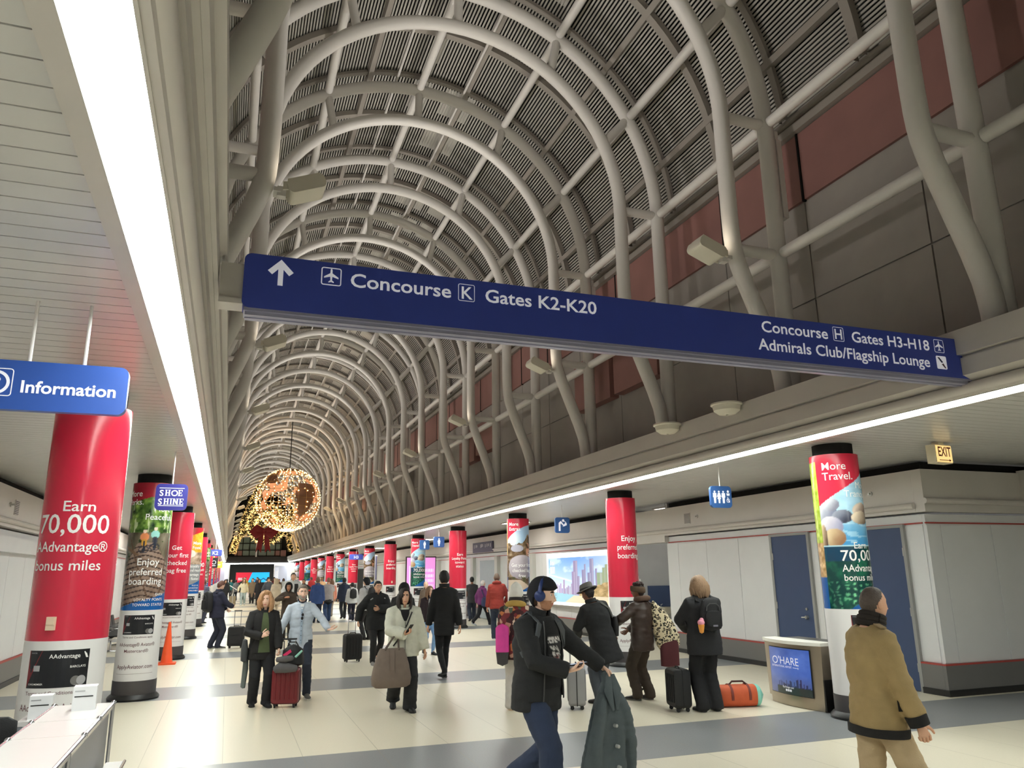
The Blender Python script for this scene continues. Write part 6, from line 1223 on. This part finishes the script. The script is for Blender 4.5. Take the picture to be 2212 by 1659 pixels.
FAR = [('dark green parka', (52, 60, 52), (40, 40, 44), 0, 66), ('grey hoodie', (120, 120, 122), (44, 48, 60), .7, 68), ('black coat', (28, 28, 30), (30, 30, 32), 1.25, 70), ('beige trench coat', (190, 168, 136), (60, 56, 54), 1.9, 67), ('navy blazer', (38, 44, 66), (60, 60, 66), 2.45, 71), ('white shirt', (224, 224, 222), (44, 48, 62), 3.1, 66),
  ('burgundy sweater', (110, 40, 48), (50, 52, 60), 3.7, 69), ('brown leather coat', (84, 62, 48), (40, 38, 38), 4.3, 72), ('light denim jacket', (120, 146, 176), (60, 70, 90), 4.9, 65), ('charcoal suit', (58, 58, 62), (52, 52, 56), 5.5, 70), ('teal jacket', (40, 110, 112), (44, 44, 48), .35, 76), ('yellow raincoat', (206, 170, 70), (60, 60, 64), 1.6, 78),
  ('pink top', (216, 150, 160), (70, 80, 100), 2.8, 79), ('olive jacket', (92, 92, 62), (50, 48, 46), 4.0, 77), ('pale grey coat', (180, 180, 178), (66, 66, 70), 5.2, 80), ('red jacket', (168, 44, 44), (40, 42, 50), 6.1, 62), ('black tracksuit', (34, 34, 38), (34, 34, 38), -.1, 60), ('tan sweater', (184, 150, 112), (70, 66, 62), 6.0, 54)]
rn = random.Random(9)
for i, (nm, tc_, lc, x, y) in enumerate(FAR):
    hc_ = rn.choice([(34, 28, 26), (70, 50, 38), (120, 92, 66), (44, 36, 32)]); crowd('distant person in %s in the far crowd' % nm, (x, y), rn.choice([0, 180, 170, 190, 20, 150]), 1.62+rn.random()*.22, rn.choice([0, 1, 1, 2, 3]), (rn.choice(['short', 'bob', 'short']), hc_), (rn.choice(['jacket', 'puffer', 'coat']), tc_, -.2), (lc, .012), walk=rn.random(), lod=0)
suitcase('beige suitcase beside the slanted tablet stand', (.42, 56.5, 0), 0, .42, .62, .26, cloth((150, 136, 112), .6), .4, True)
t = thing('tablet_stand', 'slim stand with slanted white tablet in the far crowd', 'stand', (.40, 52.5, 0)); obj('post', MB().cyl((0, 0, .02), (0, 0, 1.15), .03, 12), m_steel, t); obj('foot', MB().cyl((0, 0, 0), (0, 0, .02), .2, 20), m_steel, t); obj('tablet', MB().obox((0, 0, 1.22), (.22, 0, -.14), (0, .25, .0), (.01, 0, .016)), m_white, t, False)
# ================================================================ floor things
t = thing('recycling_bin', 'steel recycling bin with curved front and blue screen reading O\'HARE', 'bin', (7.82, 9.62, 0), -PI/2)
def bowed(z0, z1, w0, w1, d, mb, m=None, n=12, bow=.10, y0=0.):
    P0 = [(-w0/2+w0*i/n, y0-bow*(1-(2*i/n-1)**2)) for i in range(n+1)]+[(w0/2, d), (-w0/2, d)]; P1 = [(-w1/2+w1*i/n, y0-bow*(1-(2*i/n-1)**2)) for i in range(n+1)]+[(w1/2, d), (-w1/2, d)]; k = len(P0)
    mb.add([(x, y, z0) for x, y in P0]+[(x, y, z1) for x, y in P1], [tuple(range(k-1, -1, -1)), tuple(range(k, 2*k))]+[(i, (i+1) % k, k+(i+1) % k, k+i) for i in range(k)], m)
m_brush = mat('brushed_steel', (172, 160, 144), .32, .75, .06, 3)
mb = MB(); bowed(.10, .86, 1.16, 1.22, .62, mb); obj('body', mb, m_brush, t); mb = MB(); bowed(.0, .10, 1.10, 1.12, .58, mb, None, 12, .08, .02); obj('plinth', mb, m_brush, t)
mb = MB(); bowed(.86, .905, 1.24, 1.25, .22, mb, None, 14, .14, -.02); obj('white_lip', mb, mat('lip_white', (248, 246, 236), .4, 0, 0), t)
mb = MB(); mb.box((-.6, .24, .86), (.6, .64, .89)); mb.box((-.45, .30, .885), (-.08, .56, .895)); mb.box((.08, .30, .885), (.45, .56, .895)); obj('lid', mb, m_grey, t, False)
obj('side_panel', MB().box((.60, -.01, .02), (.625, .58, .42)), m_blackr, t, False)
def ohare(u, v):
    n = fbm(u*4, v*5, 2); img = C(70, 96, 168)*np.ones(u.shape+(1,))+(n[..., None]-.5)*40; img = lay(img, np.clip((.45-v)*1.6, 0, .8), (74, 70, 84)); img = lay(img, np.clip((.5-u)*.8, 0, .4), (110, 110, 140))
    rs = np.random.RandomState(2)
    for x in np.arange(.25, 1, .03): img = lay(img, (np.abs(u-x) < .012)*(v < .16+rs.rand()*.22), (40, 44, 74))
    return lay(img, (v < .16)*(u > .2), (38, 46, 44))
me = art_panel(ohare, 60, 60, .86, .62); 
for q in me.vertices: q.co.y = -.10*(1-((q.co.x-.43)/.6)**2)-.013
a = link('screen', me, t); me.materials.append(art_mat('screen_art', .25, .35)); a.location = (-.43, -.0, .17)
mb = MB(); text(mb, "O'HARE", (-.02, -.12, .57), .15, .0, width=.56); text(mb, 'INTERNATIONAL AIRPORT', (-.10, -.12, .525), .042, .0, width=.42); text(mb, 'flychicago.com', (.0, -.12, .25), .04, 0)
flat(mb, [(.13, .535), (.22, .535), (.22, .541), (.13, .541)], -.118); plane_icon(mb, .24, .538, .035, -.118)
for k in range(3): flat(mb, [(-.06+k*.045, .205), (-.025+k*.045, .205), (-.025+k*.045, .235), (-.06+k*.045, .235)], -.119)
obj('lettering', mb, m_signw, t, False)
mb = MB(); k = 12; mb.add([(x, -.10*(1-(x/.6)**2)-.008, z) for z in (.16, .80) for x in np.linspace(-.445, .445, k)], [(i, i+1, k+i+1, k+i) for i in range(k-1)]); obj('screen_frame', mb, m_blackr, t, False)
# safety cone
t = thing('traffic_cone', 'tall orange safety cone beside the red column on the left', 'cone', (-1.16, 19.75, 0)); m = mat('cone_orange', (240, 84, 30), .5, 0, .04)
obj('cone', MB().lathe([(.135, .03), (.125, .05), (.03, .88), (.024, .91), (.0, .915)], 28, cap=False), m, t); mb = MB(); P = rrect(-.2, -.2, .2, .2, .05, 4); mb.prism([(p[0], p[1], 0) for p in P], (0, 0, .035)); obj('base', mb, m, t)
# wet floor sign, fountain, dispenser
t = thing('wet_floor_sign', 'yellow folding wet floor sign below the drinking fountain', 'sign', (11.1, 18.25, 0), D(-30)); m = mat('caution_yellow', (226, 190, 30), .5, 0, .03)
for s_ in (-1, 1):
    mb = MB(); P = [(-.13, 0), (-.06, 0), (-.05, .06), (.05, .06), (.06, 0), (.13, 0), (.075, .52), (.04, .55), (-.04, .55), (-.075, .52)]; mb.prism([(x, s_*.14*(1-z/.55)+s_*.01, z+.0) for x, z in P], (0, .015, 0)); obj('panel', mb, m, t, False)
mb = MB(); flat(mb, [(-.03, .36), (.03, .36), (0, .43)], -.07); mb2 = [((-.05, .2), (.05, .24)), ((-.04, .28), (.04, .31)), ((-.05, .13), (.05, .16))]
for a, b in mb2: mb.add([(a[0], -.152*(1-a[1]/.55)-.016, a[1]), (b[0], -.152*(1-a[1]/.55)-.016, a[1]), (b[0], -.152*(1-b[1]/.55)-.016, b[1]), (a[0], -.152*(1-b[1]/.55)-.016, b[1])], [(0, 1, 2, 3)])
obj('marks', mb, m_blackr, t, False)
t = thing('drinking_fountain', 'steel drinking fountain on the blue panel in the alcove', 'fountain', (11.75, 19.835, 0)); mb = MB()
mb.loft([(0, -.24, .93), (0, -.24, .88), (0, -.22, .80)], [(.26, .24), (.25, .23), (.19, .2)], 28, (1, 0, 0), True, None, False, 3); obj('basin', mb, m_steel, t); mb = MB(); mb.loft([(0, -.18, .80), (0, -.13, .45), (0, -.1, .42)], [(.16, .17), (.10, .12), (.08, .09)], 20, (1, 0, 0), True, None, False, 3); obj('pedestal', mb, m_steel, t)
obj('spout', MB().tube([(-.1, -.12, .93), (-.1, -.13, .99), (-.08, -.17, 1.0)], .012, 8), m_chrome, t)
t = thing('soap_dispenser', 'white twin hand sanitizer dispenser on the grey alcove wall', 'dispenser', (10.98, 19.9, 1.42)); obj('case', MB().box((-.09, -.1, 0), (.0, 0, .30)), mat('plastic_white', (236, 236, 236), .4, 0, 0), t, False); obj('case', MB().box((.02, -.1, -.02), (.11, 0, .28)), mat('plastic_white'), t, False); obj('window', MB().box((-.065, -.104, .1), (-.03, -.1, .22)), m_blackr, t, False); obj('window', MB().box((.045, -.104, .08), (.08, -.1, .2)), m_blackr, t, False)
# counter at the lower left
m_ctop = mat('counter_white', (238, 234, 232), .22, 0, .01); m_cside = mat('counter_side', (150, 152, 160), .4, 0, .03)
t = thing('counter', 'white topped information counter with chrome edging at the lower left corner', 'counter', (-.86, 3.6, 0)); x0, x1 = -.20, .17
obj('body', MB().box((x0+.02, -3.2, .05), (x1-.02, 2.74, 1.01)), m_cside, t, False)
ys = [-3.2, -.6, .6, 1.55, 2.10, 2.76]
for a, b in zip(ys[:-1], ys[1:]): obj('top_panel', MB().box((x0, a+.004, 1.01), (x1, b-.004, 1.05)), m_ctop, t, False)
for x in (x0, x1): mb = MB(); mb.tube([(x, -3.2, 1.045), (x, 2.76, 1.045)], .011, 8); obj('chrome_edge', mb, m_chrome, t)
for y in ys[1:]:
    for x in (x0, x1): obj('joint', MB().ell((x, y, 1.047), .018, 10, 8), m_chrome, t)
for x, y in ((x1-.0, 2.74), (x0, 2.74), (x1, 1.1), (x1, -.6)): obj('post', MB().cyl((x, y, 0), (x, y, 1.04), .012, 8), m_chrome, t)
t = thing('side_shelf', 'lower grey shelf end with chrome edge beside the white counter', 'shelf', (-.60, 5.9, 0)); obj('body', MB().box((-.06, -1.2, .02), (.04, .15, .70)), m_cside, t, False); obj('top_panel', MB().box((-.065, -1.2, .70), (.045, .16, .72)), m_ctop, t, False); obj('chrome_edge', MB().tube([(.045, -1.2, .72), (.045, .16, .72)], .010, 8), m_chrome, t)
t = thing('side_table', 'slim white side table standing behind the information counter', 'table', (-1.17, 6.5, 0)); obj('top', MB().box((-.10, -.14, .93), (.10, .18, .96)), m_ctop, t, False)
for x in (-.08, .08):
    for y in (-.12, .16): obj('leg', MB().box((x-.015, y-.015, 0), (x+.015, y+.015, .93)), m_cside, t, False)
for (x, y, z), lab in (((-.84, 6.12, 1.05), 'small white box on the white counter top'), ((-1.16, 6.5, .96), 'small white box on the side table behind the counter')):
    t = thing('carton', lab, 'box', (x, y, z), D(4)); obj('box', MB().box((-.07, -.06, 0), (.07, .06, .15)), mat('carton_white', (244, 244, 246), .4, 0, 0), t, False); obj('printed_line', MB().box((-.06, -.062, .085), (.05, -.06, .092)), m_blackr, t, False); obj('printed_line', MB().box((-.06, -.062, .12), (.0, -.06, .126)), m_silver, t, False)
t = thing('office_chair', 'black swivel chair behind the white information counter', 'chair', (-1.42, 5.95, 0), D(200))
obj('seat', MB().loft([(0, 0, .44), (0, 0, .50)], [(.22, .22), (.23, .23)], 24, (1, 0, 0), True, None, True, 3), m_blk, t); obj('backrest', MB().loft([(0, .2, .62), (0, .22, .8), (0, .23, 1.05), (0, .23, 1.08)], [(.18, .03), (.21, .035), (.2, .03), (.15, .025)], 20, (1, 0, 0), True, None, True, 3), m_blk, t)
obj('post', MB().cyl((0, 0, .08), (0, 0, .44), .03, 12), m_blackr, t); obj('back_bar', MB().tube([(0, .05, .44), (0, .22, .45), (0, .22, .65)], .02, 8), m_blackr, t)
mb = MB()
for k in range(5): a = 2*PI*k/5; mb.loft([(0, 0, .09), (.27*math.cos(a), .27*math.sin(a), .06)], [.025, .018], 8); mb.ell((.27*math.cos(a), .27*math.sin(a), .03), .03, 10, 8)
obj('base', mb, m_blackr, t)
# waiting seats by the left wall
t = thing('bench', 'row of black waiting seats with chrome arms by the left wall', 'bench', (-2.75, 24.5, 0), D(90))
obj('beam', MB().box((-1.5, -.05, .32), (1.5, .05, .38)), m_chrome, t, False)
for k in range(5):
    x = -1.2+k*.6; obj('seat', MB().loft([(x, -.22, .43), (x, .22, .42)], [(.26, .03), (.26, .03)], 16, (1, 0, 0), True, None, True, 3), m_blk, t); obj('backrest', MB().loft([(x, .24, .46), (x, .33, .85)], [(.26, .03), (.25, .025)], 16, (1, 0, 0), True, None, True, 3), m_blk, t)
for k in range(6): x = -1.5+k*.6; obj('armrest', MB().tube([(x, -.2, .38), (x, -.2, .62), (x, .2, .62), (x, .2, .38)], .013, 8), m_chrome, t)
for x in (-1.2, 1.2): obj('leg', MB().tube([(x, -.3, .02), (x, 0, .05), (x, 0, .33)], .025, 8).tube([(x, .3, .02), (x, 0, .05)], .025, 8), m_chrome, t)
# hanging flag by the H3 sign
fl = thing('flag', 'pale striped flag hanging beside the H3 sign', 'flag', (8.75, 51., 2.35))
mb = MB(); mb2 = MB()
for k in range(9):
    x0, x1 = -.36+k*.08, -.36+(k+1)*.08; (mb if k % 2 else mb2).add([(x, .03*math.sin(x*14)+o_*.0, z) for x, z in ((x0, -.75), (x1, -.75), (x1, .75), (x0, .75)) for o_ in (0,)], [(0, 1, 2, 3)])
obj('pale_stripe', mb, cloth((214, 212, 224), .9), fl); obj('blue_stripe', mb2, cloth((110, 112, 158), .9), fl); obj('pole', MB().cyl((-.4, 0, .76), (.4, 0, .76), .015, 8), m_chrome, fl); obj('cord', MB().cyl((0, 0, .76), (0, 0, ZC-2.35), .006, 6), m_chrome, fl)
# ================================================================ holiday decorations
m_bulb = mat('warm_bulb', (255, 214, 140), .4, 0, 0, emit=5., ecol=(255, 206, 128)); m_plate = mat('continent_brown', (150, 108, 84), .5, .1, .08, 2); m_wire = mat('gold_wire', (190, 150, 96), .4, .6, .03)
RG = 1.98; GC = V(3.3, 51., 6.65)
g = thing('light_globe', 'big hanging globe of warm string lights with brown continents', 'decoration', tuple(GC))
sp = lambda lo, la, r=RG: V(r*math.sin(lo)*math.cos(la), -r*math.cos(lo)*math.cos(la), r*math.sin(la))
mb = MB(); NL, NA = 120, 60
def land(lo, la):
    d = (math.degrees(lo)+180) % 360-180; a = math.degrees(la); n = noise.noise((d*.03, a*.05, 1.3))+.5*noise.noise((d*.08, a*.1, 7.))
    if a > 66+6*n: return True
    s = 1-max(0, (8-a))/52.
    if 8 < d < 62 and -46 < a < 26 and abs(d-30-(a*.12)) < 25*max(.1, s)*(1-.35*max(0, (a-12)/16))+5*n: return True
    return (abs(d) > 75 and n > .10 and a > -50) or (-70 < d < 0 and 28 < a < 66 and n > .22)
for i in range(NA):
    for j in range(NL):
        la, lo = -PI/2+PI*(i+.5)/NA, 2*PI*(j+.5)/NL
        if land(lo, la):
            c = [sp(2*PI*(j+b)/NL, -PI/2+PI*(i+a_)/NA, RG*q) for q in (.985, .97) for a_, b in ((0, 0), (0, 1), (1, 1), (1, 0))]; mb.add(c, [(0, 1, 2, 3), (7, 6, 5, 4)])
obj('continent_plates', mb, m_plate, g); mb = MB()
for la in range(-75, 76, 15): mb.tube([sp(w, D(la)) for w in np.linspace(0, 2*PI, 49)], .012, 5, None, False)
for lo in range(0, 180, 15): mb.tube([sp(D(lo), w) for w in np.linspace(-PI/2, 3*PI/2, 49)], .012, 5, None, False)
obj('wire_frame', mb, m_wire, g); obj('hanging_cable', MB().cyl((0, 0, RG), (0, 0, 12.47-GC[2]), .03, 8), m_blackr, g); obj('base_ring', MB().tube([sp(w, D(-78)) for w in np.linspace(0, 2*PI, 41)], .06, 8, None, False), mat('ring_glow', (255, 240, 210), .4, 0, 0, emit=3., ecol=(255, 226, 170)), g)
rs = random.Random(11)
for k in range(24):
    mb = MB(); lo = 2*PI*k/24
    for q in range(30):
        la = D(-80+150*q/29+rs.uniform(-2, 2)); d = lo+rs.uniform(-.06, .06)
        if land(d, la) and abs(((math.degrees(d)+180) % 360)-180) < 75 and rs.random() < .8: continue
        mb.ell(sp(d, la, RG*1.01), rs.uniform(.022, .04), 6, 5)
    obj('light_string', mb, m_bulb, g)
lamp('globe_light', 'POINT', (0, 0, 0), 170, (1, .80, .52), 1.2, parent=g)
m_gar = mat('garland_dark', (30, 34, 22), .9, 0, .15, 20); m_gold = mat('garland_gold', (255, 206, 120), .5, 0, 0, emit=1.7, ecol=(255, 208, 128))
def garland(name, label, pts, r, n, cat='garland'):
    t = thing(name, label, cat, tuple(pts[0]), 0); P = [np.asarray(p, float)-np.asarray(pts[0], float) for p in pts]; obj('greenery', MB().tube(P, r*.72, 12), m_gar, t)
    mb = MB(); rs = random.Random(n); L = [np.linalg.norm(b-a) for a, b in zip(P[:-1], P[1:])]; T = sum(L)
    for i in range(n):
        d = rs.random()*T; k = 0
        while k < len(L)-1 and d > L[k]: d -= L[k]; k += 1
        c = P[k]+(P[k+1]-P[k])*d/L[k]; tn = nrm(P[k+1]-P[k]); a = nrm(np.cross(tn, (rs.gauss(0, 1), rs.gauss(0, 1), rs.gauss(0, 1)))); q = nrm(a+tn*rs.uniform(-.6, .6)); e = np.cross(q, tn)*.035; c0 = c+a*r*.6
        mb.add([c0+e, c0-e, c0+q*r*rs.uniform(.45, .8)], [(0, 1, 2)])
    tag(obj('tinsel_lights', mb, m_gold, t, False), kind='stuff'); return t
gy = 88.
garland('leg_garland', 'lit gold garland wrapped on the lower left arch leg at the far end', [(.35, gy, 4.3), (.4, gy, 4.8), (.65, gy, 5.6), (.75, gy, 6.1)], .40, 420)
garland('slanted_garland', 'lit gold garland slanting up from left toward the vault crown at the far end', [(.8, gy, 6.3), (1.5, gy, 8.2), (2.4, gy, 10.8), (3.0, gy, 12.2)], .46, 700)
garland('leg_garland', 'lit gold garland on the inner right arch leg at the far end', [(6.3, gy, 4.5), (6.3, gy, 4.8), (6.0, gy, 5.8), (6.1, gy, 7.4), (6.1, gy, 9.6), (5.9, gy, 11.0)], .34, 620)
garland('leg_garland', 'lit gold garland on the outer right arch leg at the far end', [(7.15, gy, 4.55), (7.15, gy, 5.2), (7.1, gy, 7.4), (7.0, gy, 9.8)], .34, 620)
garland('drape_garland', 'lit gold garland drooping low behind the globe at the far end', [(.9, gy, 6.3), (2.2, gy, 7.0), (3.4, gy, 7.6), (4.6, gy, 7.6), (5.8, gy, 6.8)], .5, 620)
w = thing('wreath', 'round gold lit wreath with a big dark red bow below the globe', 'wreath', (3.45, 84., 7.1)); ring_ = [V(1.5*math.cos(a), 0, 1.5*math.sin(a)) for a in np.linspace(0, 2*PI, 33)]
obj('greenery', MB().tube(ring_, .42, 12, None, False), m_gar, w); mb = MB(); rs = random.Random(5)
for i in range(1100):
    a = rs.random()*2*PI; b = rs.random()*2*PI; c = V(1.5*math.cos(a), 0, 1.5*math.sin(a)); o_ = V(math.cos(a)*math.cos(b), -abs(math.sin(b)), math.sin(a)*math.cos(b)); e = V(rs.gauss(0, 1), rs.gauss(0, 1), rs.gauss(0, 1)); e = nrm(np.cross(o_, e))*.03; mb.add([c+o_*.3+e, c+o_*.3-e, c+o_*rs.uniform(.5, .85)+e*rs.uniform(-8, 8)], [(0, 1, 2)])
tag(obj('tinsel_lights', mb, m_gold, w, False), kind='stuff'); obj('hanging_cable', MB().cyl((-.15, 0, 1.4), (-.15, 0, 12.47-7.1), .03, 8), m_blackr, w); m_bow = mat('bow_red', (140, 20, 30), .45, 0, .05)
mb = MB()
for s_ in (-1, 1): mb.loft([(.1*s_-.25, -.75, -.75), (.75*s_-.25, -.85, -.42), (1.0*s_-.25, -.85, -.78), (.75*s_-.25, -.85, -1.1), (.1*s_-.25, -.75, -.85)], [(.10, .3), (.16, .42), (.12, .42), (.16, .4), (.1, .3)], 12, (0, 1, 0))
mb.ell((-.25, -.85, -.8), .22, 12, 8); obj('bow', mb, m_bow, w)
for s_ in (-1, 1):
    x = -.25+s_*.32; obj('ribbon_tail', MB().prism([(x-.22+s_*-.1, -.85, -.9), (x+.22+s_*-.1, -.85, -.9), (x+.3+s_*.15, -.88, -2.9), (x+s_*.15, -.88, -2.5), (x-.26+s_*.15, -.88, -2.9)][::-1], (0, .04, 0)), m_bow, w, False)
